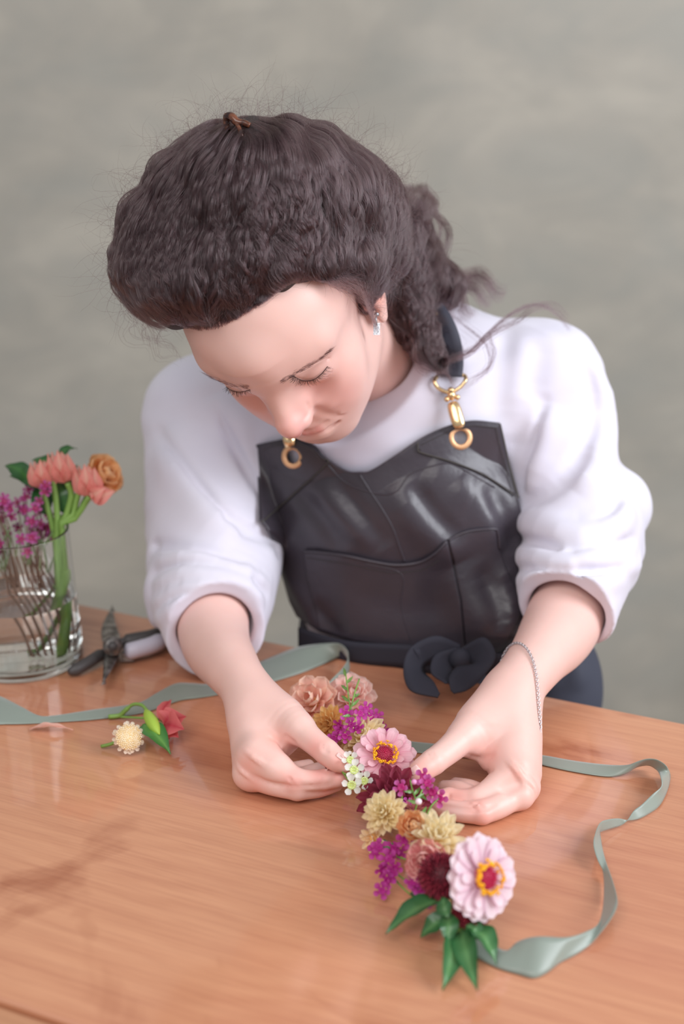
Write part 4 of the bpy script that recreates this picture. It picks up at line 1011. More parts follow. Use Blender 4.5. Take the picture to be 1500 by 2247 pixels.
# flyaways: from the rim of the volume outwards
V_ = V[g.integers(0, len(V), 14000)]; Nv = HAIR.grad(V_, 1.5e-3); vd = (V_ - CAM); vd /= np.linalg.norm(vd, axis=1, keepdims=True)
rim = np.abs((Nv * vd).sum(1)) < .35; V_ = V_[rim][:2400]; Nv = Nv[rim][:2400]
pp = (V_ - CAM) @ C2W; py_ = pp[:, 1] / pp[:, 2] * FPX + 1123.5; px_ = pp[:, 0] / pp[:, 2] * FPX + 750
sel = ((py_ < 640) | (px_ < 330)) & ~((px_ > 380) & (px_ < 820) & (py_ > 600)); V_ = V_[sel]; Nv = Nv[sel]; m = len(V_); k = 20
d0, _, _ = flow(V_); d = nrm_ = Nv * g.uniform(.25, 1.0, (m, 1)) + d0 * g.uniform(-.9, .9, (m, 1)) + g.normal(size=(m, 3)) * .35
d /= np.linalg.norm(d, axis=1, keepdims=True); ax_ = g.normal(size=(m, 3)); ax_ /= np.linalg.norm(ax_, axis=1, keepdims=True)
L = [V_]; P = V_.copy(); rate = g.normal(size=(m, 1)) * .16; Ln = g.uniform(.0008, .0032, (m, 1))
for i in range(k - 1):
    d = d + np.cross(ax_, d) * rate + g.normal(size=(m, 3)) * .10 - Nv * .035; d /= np.linalg.norm(d, axis=1, keepdims=True); P = P + d * Ln; L.append(P)
L3_ = np.stack(L, 1)
# the curls behind: helical locks hanging from the back of the head
def helix(path, R, turns, ns, spread, k=46, seed=0):
    gg = np.random.default_rng(seed); C = spline(np.array([at(*p) for p in path]), k); T = np.gradient(C, axis=0); T /= np.linalg.norm(T, axis=1, keepdims=True)
    u = nrm(np.cross(T[0], C2W @ np.array([0, 0, 1.0]))); U = []
    for i in range(k): u = nrm(u - T[i] * (u @ T[i])); U.append(u)
    U = np.array(U); Wv = np.cross(T, U); a = np.linspace(0, turns * 2 * math.pi, k) + gg.random() * 6.28; Rr = R * np.interp(np.linspace(0, 1, k), [0, .25, 1], [.2, 1, .8])
    base = C + U * (Rr * np.cos(a))[:, None] + Wv * (Rr * np.sin(a))[:, None]
    sp_ = spread * np.interp(np.linspace(0, 1, k), [0, .5, 1], [1.3, .8, .9]); w1 = gg.normal(size=(ns, 1)); w2 = gg.normal(size=(ns, 1))
    S = base[None] + U[None] * (w1 * sp_)[..., None] + Wv[None] * (w2 * sp_)[..., None] + np.cumsum(gg.normal(size=(ns, k, 3)), 1) * .00022
    return S
curls = []
cg = np.random.default_rng(3)
CP = [([(850, 400, 1.36), (905, 425, 1.37), (945, 450, 1.37), (930, 500, 1.37), (905, 540, 1.37)], .005, 1.2, 40, .0018),
      ([(870, 420, 1.37), (920, 470, 1.37), (955, 520, 1.37), (930, 560, 1.37)], .006, 1.5, 40, .0018),
      ([(905, 470, 1.36), (940, 445, 1.36), (962, 480, 1.36), (950, 530, 1.36), (915, 545, 1.36)], .003, 1, 40, .0020), ([(900, 520, 1.36), (945, 540, 1.36), (965, 590, 1.365), (940, 640, 1.365)], .005, 1.4, 70, .0026),
      ([(840, 430, 1.35), (890, 480, 1.35), (930, 530, 1.35), (940, 590, 1.36), (960, 640, 1.37)], .007, 2, 60, .0025),
      ([(830, 450, 1.34), (870, 520, 1.34), (900, 600, 1.34), (930, 680, 1.35), (960, 760, 1.34), (990, 822, 1.33)], .007, 2.6, 110, .0036),
      ([(850, 500, 1.34), (880, 600, 1.33), (900, 680, 1.33), (930, 750, 1.325), (975, 815, 1.32)], .006, 2.2, 110, .0036),
      ([(830, 560, 1.31), (860, 640, 1.31), (885, 710, 1.315), (915, 770, 1.32), (960, 820, 1.32)], .006, 2.2, 90, .0034),
      ([(860, 560, 1.35), (920, 620, 1.36), (960, 690, 1.36), (985, 750, 1.35), (990, 800, 1.34)], .007, 2, 80, .0034),
      ([(880, 560, 1.37), (950, 600, 1.38), (1020, 612, 1.39), (1070, 625, 1.39), (1110, 640, 1.39)], .006, 1.8, 170, .0052),
      ([(900, 580, 1.37), (970, 630, 1.375), (1030, 640, 1.38), (1080, 655, 1.38)], .006, 1.6, 130, .0048),
      ([(900, 620, 1.36), (960, 650, 1.365), (1010, 660, 1.37), (1040, 690, 1.37)], .006, 1.6, 110, .0044),
      ([(960, 800, 1.325), (1020, 775, 1.325), (1070, 735, 1.33), (1130, 690, 1.345), (1180, 668, 1.36), (1225, 685, 1.365), (1248, 722, 1.36)], .0025, 1.6, 34, .0012),
      ([(985, 790, 1.325), (1040, 770, 1.325), (1085, 730, 1.33), (1130, 700, 1.34), (1170, 675, 1.355), (1215, 672, 1.36), (1240, 705, 1.36)], .003, 1.2, 26, .0011),
      ([(1000, 700, 1.35), (1060, 760, 1.33), (1075, 810, 1.325), (1045, 835, 1.32), (1010, 845, 1.32)], .003, 1.0, 16, .0012),
      ([(1075, 735, 1.33), (1078, 780, 1.325), (1060, 820, 1.32), (1020, 838, 1.32)], .002, 1.0, 14, .0010)]
for i, (path, R, tr, ns, spd) in enumerate(CP): curls.append(helix(path, R, tr, ns, spd, seed=i))
for i in range(44):                                                # fill of the back mass
    x = cg.uniform(790, 935); y = cg.uniform(400, 560); t0 = 1.33 + cg.uniform(-.02, .03); dx = cg.uniform(10, 70); n_ = 60
    path = [(x, y, t0), (x + dx * .5, y + 60, t0 + .01), (x + dx * .8 + cg.uniform(-15, 15), y + 120, t0 + .01), (x + dx + cg.uniform(-20, 20), y + 180 + cg.uniform(-10, 40), t0 + .01)]
    curls.append(helix(path, cg.uniform(.003, .008), cg.uniform(1, 2.4), n_, .0026, seed=100 + i))
for i in range(22):                                                # wisps before the ear and along the temple
    x = cg.uniform(700, 800); y = cg.uniform(590, 640); path = [(x, y, 1.262), (x + 22, y + 20, 1.258), (x + 42, y + 44, 1.265), (x + 60 + cg.uniform(-10, 16), y + 52 + cg.uniform(-8, 16), 1.28)]
    curls.append(helix(path, .002, 1.2, 14, .0022, seed=200 + i))
for i in range(14):                                                # loose fringe curls at her right temple
    x = cg.uniform(300, 350); y = cg.uniform(600, 700); path = [(x, y, 1.24), (x - 5 + cg.uniform(-20, 20), y + 40, 1.25), (x + 25, y + 80, 1.26), (x + 60 + cg.uniform(-20, 20), y + 100, 1.27)]
    curls.append(helix(path, .005, 1.6, 4, .003, seed=300 + i))
# short hairs of the hairline, rooted in the skin
HLN = spline(np.array([(378, 702), (400, 714), (440, 722), (480, 716), (520, 696), (560, 672), (600, 646), (640, 618), (690, 606), (735, 622), (775, 650), (800, 680)], float), 200)
m = 2600; ii = g.integers(0, 200, m); R0 = HLN[ii] + np.c_[g.normal(size=m) * 5, -np.abs(g.normal(size=m)) * 13 + 3]
Xs, ts = BODY.ray(R0[:, 0], R0[:, 1]); Ns = BODY.grad(Xs); k = 9
tt = ii / 200.0; dx = np.interp(tt, [0, .3, .6, .75, 1], [-.1, .1, .35, .6, .75]) + g.normal(size=m) * .3; dy = np.interp(tt, [0, .3, .6, .75, 1], [-1, -1, -.8, -.1, .35]) + g.normal(size=m) * .25
dv = np.stack([dx, dy, np.zeros(m)], 1) @ C2W.T; dv /= np.linalg.norm(dv, axis=1, keepdims=True)
st = np.linspace(0, 1, k)[None, :, None]; ln = g.uniform(.008, .022, (m, 1, 1)); wv_ = g.random((m, 1, 1)) * 6.28; sd_ = np.cross(dv, Ns)
L4_ = Xs[:, None] + dv[:, None] * ln * st + Ns[:, None] * (.0004 + .006 * st ** .9 * (ln / .02)) + sd_[:, None] * (.0009 * np.sin(wv_ + st * 7))
hs = add_hair('hair_strands', [S_, L2_, L4_] , [.00010, .00009, .00006])
hf = add_hair('flyaway_hairs', [L3_], [.000065])
hcu = add_hair('hair_curls', curls, [.00009] * len(curls))
# clip
M_clip = mat('tortoiseshell', lin(104, 52, 34), .15)
_t = NT(M_clip); _t.base(_t.ramp(_t.noise(160, 3), [(.4, lin(44, 24, 20)), (.6, lin(112, 66, 46))]))
tc_ = HAIR.ray([525], [292], t0=1.0)[1][0] + .010
mb = MB(); mb.tube(spline([at(x, y, tc_ + d) for x, y, d in ((500, 286, .0), (497, 268, .0), (498, 256, -.002), (508, 256, -.004), (520, 268, -.006), (536, 270, -.006), (548, 276, -.006))], 24), [.0022 + .0012 * math.sin(i / 23 * 3.1) for i in range(24)], 8)
mb.tube(spline([at(x, y, tc_ + d) for x, y, d in ((512, 262, -.004), (524, 280, -.010), (530, 300, -.016))], 10), .0018, 6)
cl = mb.build('hair_clip', M_clip, person); cl['label'] = 'brown tortoiseshell hair clip at the crown'
# ---------------------------------------------------------------- petals, leaves, blooms
FR = random.Random(8)
def tone_mat(name, rough=.5, sss=.0, trans=0.0, spec=.35):
    m = mat(name, (1, 1, 1, 1), rough); t = NT(m); a = t.n('ShaderNodeVertexColor', layer_name='tone'); t.base(a.outputs[0])
    t.b.inputs['Specular IOR Level'].default_value = spec
    if sss: t.b.inputs['Subsurface Weight'].default_value = sss; t.b.inputs['Subsurface Radius'].default_value = (.004, .003, .003)
    if trans:
        o = t.t.nodes['Material Output']; tr = t.n('ShaderNodeBsdfTranslucent'); t.l(a.outputs[0], tr.inputs[0]); mx = t.n('ShaderNodeMixShader'); mx.inputs[0].default_value = trans
        t.l(t.b.outputs[0], mx.inputs[1]); t.l(tr.outputs[0], mx.inputs[2]); t.l(mx.outputs[0], o.inputs[0])
    return m
M_petal = tone_mat('petal', .55, 0, .42)
M_leaf = tone_mat('leaf', .32, 0, .15, .5)
M_fleck = tone_mat('floret_flesh', .5)
M_stem = mat('green_stem', lin(120, 156, 72), .45)
M_twig = mat('brown_twig', lin(120, 92, 74), .6)
PC = {}
def petal_mesh(key, L, Wd, c0, c1, edge=None, cup=.25, curl=.3, point=0.0, notch=0.0, ruffle=0.0, base=.25, nu=9, nv=7, peak=.62, seed=0, side=False):
    """petal along +x from the origin, upper face +z; tone runs from c0 at the base to c1, edge colour on the rim"""
    k = (key, seed)
    if k in PC: return PC[k]
    rg = random.Random(seed); V = []; T = []; ph = rg.random() * 6
    for i in range(nu):
        u = i / (nu - 1)
        if u < peak: w = base + (1 - base) * math.sin(u / peak * math.pi / 2)
        else:
            q = (u - peak) / (1 - peak); w = (1 - point) * math.sqrt(max(0, 1 - q * q)) + point * (1 - q) ** 1.1
        w = max(w, .03)
        for j in range(nv):
            v = -1 + 2 * j / (nv - 1); x = L * (u - notch * (1 - abs(v)) * max(0, u - .8) * 2.2); y = Wd / 2 * w * v
            z = cup * Wd * (v * v) * (.4 + .6 * w) + curl * L * (u ** 2) * .6 + ruffle * L * math.sin(v * 7 + ph + u * 2) * u * u
            x -= abs(curl) * L * .18 * u ** 3
            V.append((x, y, z)); f = u ** .8; c = [a * (1 - f) + b * f for a, b in zip(c0[:3], c1[:3])]
            if edge is not None:
                e = (abs(v) ** 5 * (1 - u ** 5) if side else max(abs(v) ** 4, u ** 8)) * .8; c = [a * (1 - e) + b * e for a, b in zip(c, edge[:3])]
            s = 1 - .07 * (.5 + .5 * math.cos(v * 11)) ; T.append([q * s for q in c])
    F = [(i * nv + j, (i + 1) * nv + j, (i + 1) * nv + j + 1, i * nv + j + 1) for i in range(nu - 1) for j in range(nv - 1)]
    me = bpy.data.meshes.new('petal'); me.from_pydata(V, [], F); me.polygons.foreach_set('use_smooth', [True] * len(F)); me.materials.append(M_petal)
    a = me.color_attributes.new('tone', 'FLOAT_COLOR', 'POINT'); cc = np.ones((len(V), 4), np.float32); cc[:, :3] = T; a.data.foreach_set('color', cc.ravel())
    PC[k] = me; return me
def frame(axis, spin=0):
    z = nrm(axis); a = np.array([0, 0, 1.0]) if abs(z[2]) < .95 else np.array([1.0, 0, 0]); x = nrm(np.cross(a, z)); y = np.cross(z, x)
    c, s = math.cos(spin), math.sin(spin); return np.stack([c * x + s * y, -s * x + c * y, z], 1)
def place(o, M3, loc): o.matrix_basis = Matrix([list(M3[0]) + [loc[0]], list(M3[1]) + [loc[1]], list(M3[2]) + [loc[2]], [0, 0, 0, 1]])
def toned(mb, name, cols, m=None, smooth=True):
    me = bpy.data.meshes.new(name); me.from_pydata(mb.v, [], mb.f); me.materials.append(m or M_fleck)
    if smooth: me.polygons.foreach_set('use_smooth', [True] * len(mb.f))
    a = me.color_attributes.new('tone', 'FLOAT_COLOR', 'POINT'); c = np.ones((len(mb.v), 4), np.float32); c[:, :3] = [q[:3] for q in cols]; a.data.foreach_set('color', c.ravel()); return me
def put_petals(parent, me_list, n, r0, z0, tilt, scale=1.0, spin=0, jit=.08, name='petal', rng=FR, width=1.0):
    for i in range(n):
        a = spin + 2 * math.pi * i / n + rng.uniform(-jit, jit); t = tilt + rng.uniform(-jit, jit) * 1.2; s = scale * rng.uniform(.93, 1.06)
        o = bpy.data.objects.new(name, me_list[rng.randrange(len(me_list))]); link(o, parent)
        Rz = Matrix.Rotation(a, 4, 'Z'); Ry = Matrix.Rotation(-t, 4, 'Y'); Rx = Matrix.Rotation(rng.uniform(-.12, .12), 4, 'X')
        o.matrix_basis = Rz @ Matrix.Translation((r0, 0, z0)) @ Ry @ Rx @ Matrix.Diagonal((s, s * width, s, 1))
def child_mesh(name, me, parent):
    o = bpy.data.objects.new(name, me); link(o, parent); return o
def core(name, R, h, col, parent, loc, M3, n=16, m=7):
    mb = MB().ball((0, 0, 0), (R, R, h), n, m); me = toned(mb, name, [lin(*col)] * len(mb.v)); o = bpy.data.objects.new(name, me); link(o, parent); place(o, M3, loc); return o
GL = {'parent': None, 'origin': np.zeros(3)}
def zinnia(parent, loc, axis, R, c_in, c_out, c_edge, ring, eye, label, spin=0, layers=((15, 0.0, 1.0), (14, .10, .93), (12, .24, .80)), cup=.12):
    M3 = frame(axis, spin); o = core('zinnia', R * .30, R * .22, (176, 60, 84), parent, loc, M3); o['label'] = label
    pm = [petal_mesh(label, R * .80, R * .40, lin(*c_in), lin(*c_out), lin(*c_edge), .05, .05, .0, .10, .006, .50, nu=10, nv=9, peak=.74, seed=s, side=True) for s in range(3)]
    for k, (n, tl, sc) in enumerate(layers): put_petals(o, pm, n, R * .22, R * (-.05 + .045 * k), tl, sc, k * .3, .07)
    mb = MB(); cols = []; rg = random.Random(4)
    for i in range(44):
        a = i * 2.399963; r = R * (.27 + .15 * rg.random()); h = R * (.17 + .11 * rg.random()); c = np.array([r * math.cos(a), r * math.sin(a), h]); nb = len(mb.v)
        d = nrm([math.cos(a), math.sin(a), .6])
        for q in range(5):
            b = 2 * math.pi * q / 5; fr_ = frame(d); mb.ball(c + (fr_[:, 0] * math.cos(b) + fr_[:, 1] * math.sin(b)) * R * .034, R * .026, 5, 4)
        mb.tube([c - d * R * .07, c], R * .012, 5)
        v = rg.random(); col = [x * (1 - v) + y * v for x, y in zip(lin(*ring), lin(255, 200, 40))]; cols += [col] * (len(mb.v) - nb)
    s_ = child_mesh('stamen_ring', toned(mb, 'stamen_ring', cols), o); s_['kind'] = 'stuff'
    mb = MB(); cols = []
    for i in range(70):
        a = i * 2.399963; r = R * .24 * math.sqrt(i / 70); z = R * (.22 + .04 * math.cos(r / R * 8)); nb = len(mb.v); mb.tube([(r * math.cos(a), r * math.sin(a), z - .06 * R), (r * math.cos(a) * 1.05, r * math.sin(a) * 1.05, z + .03 * R)], [R * .020, R * .008], 5)
        f = i / 70; cols += [[x * (1 - f) + y * f for x, y in zip(lin(206, 40, 96), lin(*eye))]] * (len(mb.v) - nb)
    s_ = child_mesh('disc_florets', toned(mb, 'disc_florets', cols), o); s_['kind'] = 'stuff'
    return o
def mum(parent, loc, axis, R, c_in, c_out, c_edge, label, name='chrysanthemum', spin=0, layers=None, width=.26, point=.5, cup=.45, curl=.25, cc=(240, 190, 120)):
    M3 = frame(axis, spin); o = core(name, R * .30, R * .30, cc, parent, loc, M3); o['label'] = label
    pm = [petal_mesh(label, R * .86, R * width, lin(*c_in), lin(*c_out), lin(*c_edge), cup, curl, point, 0, .02, .35, 8, 5, seed=s) for s in range(3)]
    layers = layers or ((14, .05, 1.0), (13, .34, .96), (11, .64, .88), (8, .95, .76), (5, 1.22, .60))
    for k, (n, tl, sc) in enumerate(layers): put_petals(o, pm, n, R * .14 * (1 - k * .16), R * .05 * k, tl, sc, k * .37, .14)
    return o
def carnation(parent, loc, axis, R, c_in, c_out, c_edge, label, spin=0):
    M3 = frame(axis, spin); o = core('carnation', R * .25, R * .3, (190, 110, 100), parent, loc, M3); o['label'] = label
    pm = [petal_mesh(label, R * .95, R * .72, lin(*c_in), lin(*c_out), lin(*c_edge), .12, .22, 0, .06, .085, .3, 10, 11, peak=.8, seed=s) for s in range(4)]
    for k, (n, tl, sc) in enumerate(((8, .1, 1.0), (7, .5, .92), (6, .85, .82), (5, 1.15, .7), (3, 1.4, .55))): put_petals(o, pm, n, R * .05, R * .04 * k, tl, sc, k * .5, .2)
    return o
def pincushion(parent, loc, axis, R, c0, c1, label, squash=.75, n=300, name='pincushion_flower'):
    M3 = frame(axis); o = core(name, R * .80, R * .80 * squash, c0, parent, loc, M3, 24, 12); o['label'] = label
    mb = MB(); cols = []; rg = random.Random(int(R * 1e5))
    for i in range(n):
        z = 1 - 1.25 * (i + .5) / n; r = math.sqrt(max(0, 1 - z * z)); a = i * 2.399963; d = nrm(np.array([r * math.cos(a), r * math.sin(a), z * squash]) + np.array([rg.gauss(0, .06) for _ in range(3)]))
        p0 = np.array([r * math.cos(a), r * math.sin(a), z * squash]) * R * .74; L = R * rg.uniform(.20, .34); nb = len(mb.v); mb.tube([p0, p0 + d * L * .7, p0 + d * L], [R * .030, R * .040, R * .012], 5)
        v = rg.random(); cols += [[x * (1 - v) + y * v for x, y in zip(lin(*c0), lin(*c1))]] * (len(mb.v) - nb)
    s_ = child_mesh('florets', toned(mb, 'florets', cols), o); s_['kind'] = 'stuff'; return o
def wax(parent, loc, axis, R, c_in, c_out, cup_col, name='waxflower', label=None, spin=None, open_=.25, rim=None, petals=True, stamens=True):
    M3 = frame(axis, FR.random() * 6 if spin is None else spin)
    prof = [(.02, -.42), (.22, -.30), (.38, -.02), (.44, .10), (.36, .13), (.24, .02), (.02, -.03)]; mb = MB().lathe([(r * R, z * R) for r, z in prof], 12)
    cols = []
    for k, (r, z) in enumerate(prof): cols += [lin(*(cup_col if k < 3 else (rim or cup_col)))] * 12
    me = PC.get(('cup', cup_col, rim, round(R, 4))) or toned(mb, name, cols); PC[('cup', cup_col, rim, round(R, 4))] = me
    o = bpy.data.objects.new(name, me); link(o, parent); place(o, M3, loc)
    if label: o['label'] = label
    pm = [petal_mesh(('wax', c_in, c_out, round(R, 4)), R * .68, R * .66, lin(*c_in), lin(*c_out), None, .16, .12, 0, 0, .02, .45, 6, 5, peak=.55, seed=s) for s in range(2)]
    if petals: put_petals(o, pm, 5, R * .40, R * .08, open_, 1, 0, .12)
    if stamens:
        mb = MB(); 
        for i in range(10): a = i * .628; mb.ball((R * .30 * math.cos(a), R * .30 * math.sin(a), R * .20), R * .05, 4, 3)
        mb.tube([(0, 0, 0), (0, 0, R * .28)], R * .035, 4)
        k = ('st', c_out, round(R, 4)); me = PC.get(k) or toned(mb, 'stamens', [lin(*(c_in))] * len(mb.v)); PC[k] = me; s_ = child_mesh('stamens', me, o); s_['kind'] = 'stuff'
    return o
def leaf(name, base, tip, up, Wd, col0, col1, parent, sag=.0, fold_=.18, rise=.01, label=None, m=None, nu=14):
    base = np.asarray(base, float); tip = np.asarray(tip, float); d = tip - base; L = np.linalg.norm(d); d /= L; up = nrm(np.asarray(up, float) - d * (np.asarray(up, float) @ d)); s = np.cross(up, d)
    V = []; C = []; nv = 7
    for i in range(nu):
        u = i / (nu - 1); w = Wd / 2 * (math.sin(math.pi * u ** .68) ** 1.15 if 0 < u < .999 else 0) + .0003
        c = base + d * L * u + up * (rise * math.sin(math.pi * u) - sag * u * u)
        for j in range(nv):
            v = -1 + 2 * j / (nv - 1); V.append(c + s * w * v + up * fold_ * w * (abs(v) ** 1.2) + up * .0006 * math.sin(u * 18 + v * 2)); q = .35 + .65 * abs(v) if j != 3 else 0.0
            C.append([a * (1 - q) + b * q for a, b in zip(lin(*col1)[:3], lin(*col0)[:3])])
    F = [(i * nv + j, (i + 1) * nv + j, (i + 1) * nv + j + 1, i * nv + j + 1) for i in range(nu - 1) for j in range(nv - 1)]
    mb = MB().add(V, F); me = toned(mb, name, C, m or M_leaf); o = bpy.data.objects.new(name, me)
    if parent is not None: link(o, parent); bring(o, parent)
    else: link(o)
    if label: o['label'] = label
    return o
def onp(px, py, h): return on_plane(px, py, TABLE_Z + h)
def cx(v): return C2W @ np.array(v, float)
def size_at(P, dpx): return dpx / 2 / FPX * ((P - CAM) @ (C2W[:, 2]))

# ---------------------------------------------------------------- the garland
GO = np.array(onp(880, 1760, 0)); garland = empty('flower_garland', (0, 0, 0), 'mixed flower garland laid across the table between the two hands', 'garland')
def at_g(px, py, h, dpx): P = onp(px, py, h); return P, size_at(P, dpx)
TOCAM = [0, 0, -1]; UPC = [0, -.94, -.34]
def ax(dx=0, dy=0, dz=-1): return cx([dx, dy, dz])
# stem core of the garland
gp = [onp(700, 1540, .012), onp(770, 1600, .012), onp(830, 1670, .012), onp(860, 1740, .012), onp(900, 1820, .012), onp(960, 1900, .012), onp(1010, 1990, .012), onp(1012, 2055, .010)]
MB().tube(spline(gp, 40), .0045, 8).build('stem_core', M_stem, garland)
P, R = at_g(688, 1545, .026, 132); mum(garland, P, ax(-.25, -.45, -.8), R, (250, 184, 168), (253, 216, 202), (255, 228, 206), 'large peach-pink bloom at the far end of the garland', 'dahlia', 0, ((9, .05, 1.0), (8, .42, .98), (7, .85, .9), (4, 1.2, .75)), .60, .0, .35, .22)
P, R = at_g(768, 1530, .028, 118); mum(garland, P, ax(.25, -.5, -.8), R, (248, 180, 170), (252, 216, 206), (255, 242, 234), 'pale pink double bloom beside the peach-pink one', 'dahlia', .4, ((9, .05, 1.0), (9, .42, .98), (8, .85, .9), (5, 1.2, .75)), .54, .0, .35, .24)
P, R = at_g(728, 1590, .026, 96); mum(garland, P, ax(-.3, -.3, -.8), R, (232, 160, 88), (248, 206, 134), (252, 226, 164), 'golden-orange bloom tucked behind the thumb of her right hand', 'chrysanthemum', 0, None, .32, .3)
P, R = at_g(796, 1622, .024, 122); mum(garland, P, ax(-.1, -.6, -.7), R, (252, 220, 156), (255, 242, 204), (255, 246, 218), 'cream-yellow bloom behind the pink zinnia', 'chrysanthemum', 0, None, .34, .25)
P, R = at_g(776, 1648, .016, 66); mum(garland, P, ax(-.5, -.1, -.8), R, (226, 170, 110), (246, 214, 160), (250, 230, 190), 'small pale-yellow bloom beside the white waxflowers', 'chrysanthemum', 0, None, .36, .25)
P, R = at_g(843, 1657, .040, 138); zinnia(garland, P, ax(.05, -.52, -.80), R, (232, 140, 160), (250, 214, 222), (226, 160, 180), (240, 160, 30), (214, 90, 120), 'pink zinnia with a golden centre', 0, ((16, .0, 1.0), (14, .16, .88), (6, .34, .62)))
P, R = at_g(872, 1700, .022, 60); mum(garland, P, ax(.4, -.2, -.8), R, (240, 200, 160), (250, 228, 205), (252, 240, 224), 'cream petals under the pink zinnia', 'chrysanthemum', 0, ((8, .1, 1.0), (6, .5, .9)), .36, .4)
P, R = at_g(862, 1756, .022, 168); mum(garland, P, ax(.0, -.55, -.75), R, (96, 20, 40), (156, 54, 78), (176, 82, 104), 'burgundy dahlia between the thumb and the yellow blooms', 'dahlia', 0, ((14, .0, 1.0), (12, .3, .95), (10, .65, .85), (8, 1.0, .7)), .34, .15, .35, .15, (110, 30, 50))
P, R = at_g(846, 1786, .038, 112); mum(garland, P, ax(-.30, -.40, -.82), R, (255, 230, 172), (255, 243, 210), (255, 246, 212), 'cream-yellow chrysanthemum in front of the burgundy dahlia', 'chrysanthemum', 0, None, .36, .35)
P, R = at_g(820, 1838, .016, 70); mum(garland, P, ax(-.5, -.1, -.8), R, (244, 200, 144), (253, 232, 190), (255, 244, 220), 'small cream bloom low on the left edge', 'chrysanthemum', 0, ((9, .1, 1.0), (8, .5, .9), (6, .9, .7)), .36, .3)
P, R = at_g(908, 1780, .034, 66); mum(garland, P, ax(.15, -.5, -.8), R, (170, 70, 90), (214, 140, 138), (228, 176, 160), 'dusty-pink small astrantia', 'astrantia', 0, ((18, .5, 1.0), (14, .9, .85), (10, 1.2, .7)), .14, .8, .2, .1, (150, 70, 84))
P, R = at_g(905, 1816, .042, 98); mum(garland, P, ax(.0, -.45, -.85), R, (244, 156, 96), (252, 196, 140), (255, 218, 172), 'orange ball-shaped ranunculus', 'ranunculus', 0, ((10, .25, .9), (10, .6, .9), (9, .9, .82), (8, 1.15, .72), (6, 1.35, .6)), .50, .0, .35, .55, (226, 140, 90))
P, R = at_g(955, 1846, .036, 150); mum(garland, P, ax(.12, -.62, -.7), R, (255, 232, 176), (255, 244, 214), (255, 248, 222), 'broad yellow-cream chrysanthemum above the large zinnia', 'chrysanthemum', .2, None, .33, .42)
P, R = at_g(935, 1892, .030, 106); carnation(garland, P, ax(-.25, -.3, -.85), R, (214, 100, 108), (238, 156, 154), (252, 210, 200), 'rose-pink ruffled carnation')
P, R = at_g(968, 1922, .038, 104); pincushion(garland, P, ax(-.2, -.2, -.9), R, (92, 16, 34), (158, 46, 66), 'dark red pincushion flower beside the large zinnia')
P, R = at_g(1032, 1996, .024, 92); pincushion(garland, P, ax(.1, .1, -.9), R, (110, 22, 40), (176, 62, 78), 'dark red pincushion flower under the large zinnia', .8)
P, R = at_g(1060, 1926, .052, 194); zinnia(garland, P, ax(.62, -.18, -.80), R, (236, 196, 212), (252, 238, 244), (214, 166, 190), (246, 170, 24), (226, 60, 110), 'large pale pink zinnia at the near end', .1, ((17, -.10, 1.0), (15, .02, .90), (6, .16, .66)))
MAG = ((176, 38, 132), (222, 96, 196), (130, 24, 88)); MAG2 = ((196, 50, 130), (226, 130, 206), (206, 60, 130))
def wax_g(L, c, lab, sz=34):
    for (x, y, h) in L:
        P, R = at_g(x, y, h, sz * FR.uniform(.9, 1.15)); wax(garland, P, ax(FR.uniform(-.6, .6), FR.uniform(-.7, .2), -.8), R, c[0], c[1], c[2], label=lab, rim=c[0])
wax_g([(832, 1858, .020), (864, 1862, .026), (888, 1844, .034), (852, 1884, .022), (838, 1908, .016), (866, 1904, .020), (848, 1932, .012), (838, 1955, .008), (860, 1918, .016), (906, 1936, .020), (926, 1956, .016), (944, 1972, .014), (876, 1872, .02), (916, 1944, .012), (822, 1868, .012)], MAG, 'magenta waxflower at the near left of the garland', 41)
wax_g([(758, 1566, .045), (802, 1556, .046), (744, 1590, .036), (828, 1588, .032), (812, 1574, .040), (784, 1598, .040), (770, 1590, .045), (838, 1604, .022), (790, 1566, .046), (826, 1572, .030), (732, 1620, .030), (756, 1616, .034), (744, 1610, .03)], MAG, 'magenta waxflower at the far end of the garland', 33)
wax_g([(880, 1728, .056), (938, 1719, .056), (948, 1738, .050), (964, 1752, .044), (930, 1706, .056)], MAG2, 'bright pink waxflower standing up beside her left hand', 42)
wax_g([(980, 1800, .022), (966, 1812, .018), (894, 1762, .030)], MAG, 'magenta waxflower peeping out above the yellow-cream bloom', 26)
# green sprigs
for pts in ([(765, 1600, .03), (768, 1560, .045), (762, 1510, .055), (758, 1478, .06)], [(768, 1560, .045), (778, 1520, .055), (788, 1490, .058)], [(905, 1800, .03), (915, 1762, .045), (930, 1722, .055)], [(884, 1790, .03), (882, 1760, .045), (880, 1732, .055)],
            [(915, 1762, .045), (905, 1735, .05), (900, 1712, .052)], [(930, 1800, .03), (945, 1770, .04), (962, 1752, .044)], [(850, 1900, .015), (880, 1925, .012), (905, 1940, .014)], [(862, 1925, .008), (885, 1950, .010), (915, 1975, .01)], [(870, 1880, .02), (905, 1890, .02)]):
    MB().tube(spline([onp(*q) for q in pts], 14), .0007, 6).build('sprig_stem', M_stem, garland)
for x, y, dx, dy in ((765, 1540, -16, -14), (762, 1515, -14, -12), (760, 1500, 14, -16), (758, 1485, -4, -20), (775, 1530, 14, -8), (915, 1762, -22, -6), (912, 1755, 18, -14), (905, 1738, -20, -2), (908, 1745, 14, -18), (922, 1745, 14, 10), (768, 1570, -18, 2), (772, 1550, 16, -16), (925, 1790, 10, -20)):
    leaf('needle_leaf', onp(x, y, .05), onp(x + dx, y + dy, .052), ax(0, -.3, -1), .0022, (96, 130, 66), (120, 156, 80), garland, rise=.0005, nu=6)
MB().ball(onp(918, 1759, .056), .0026, 10, 8).build('bud', mat('bud_white', lin(240, 214, 226), .4), garland)
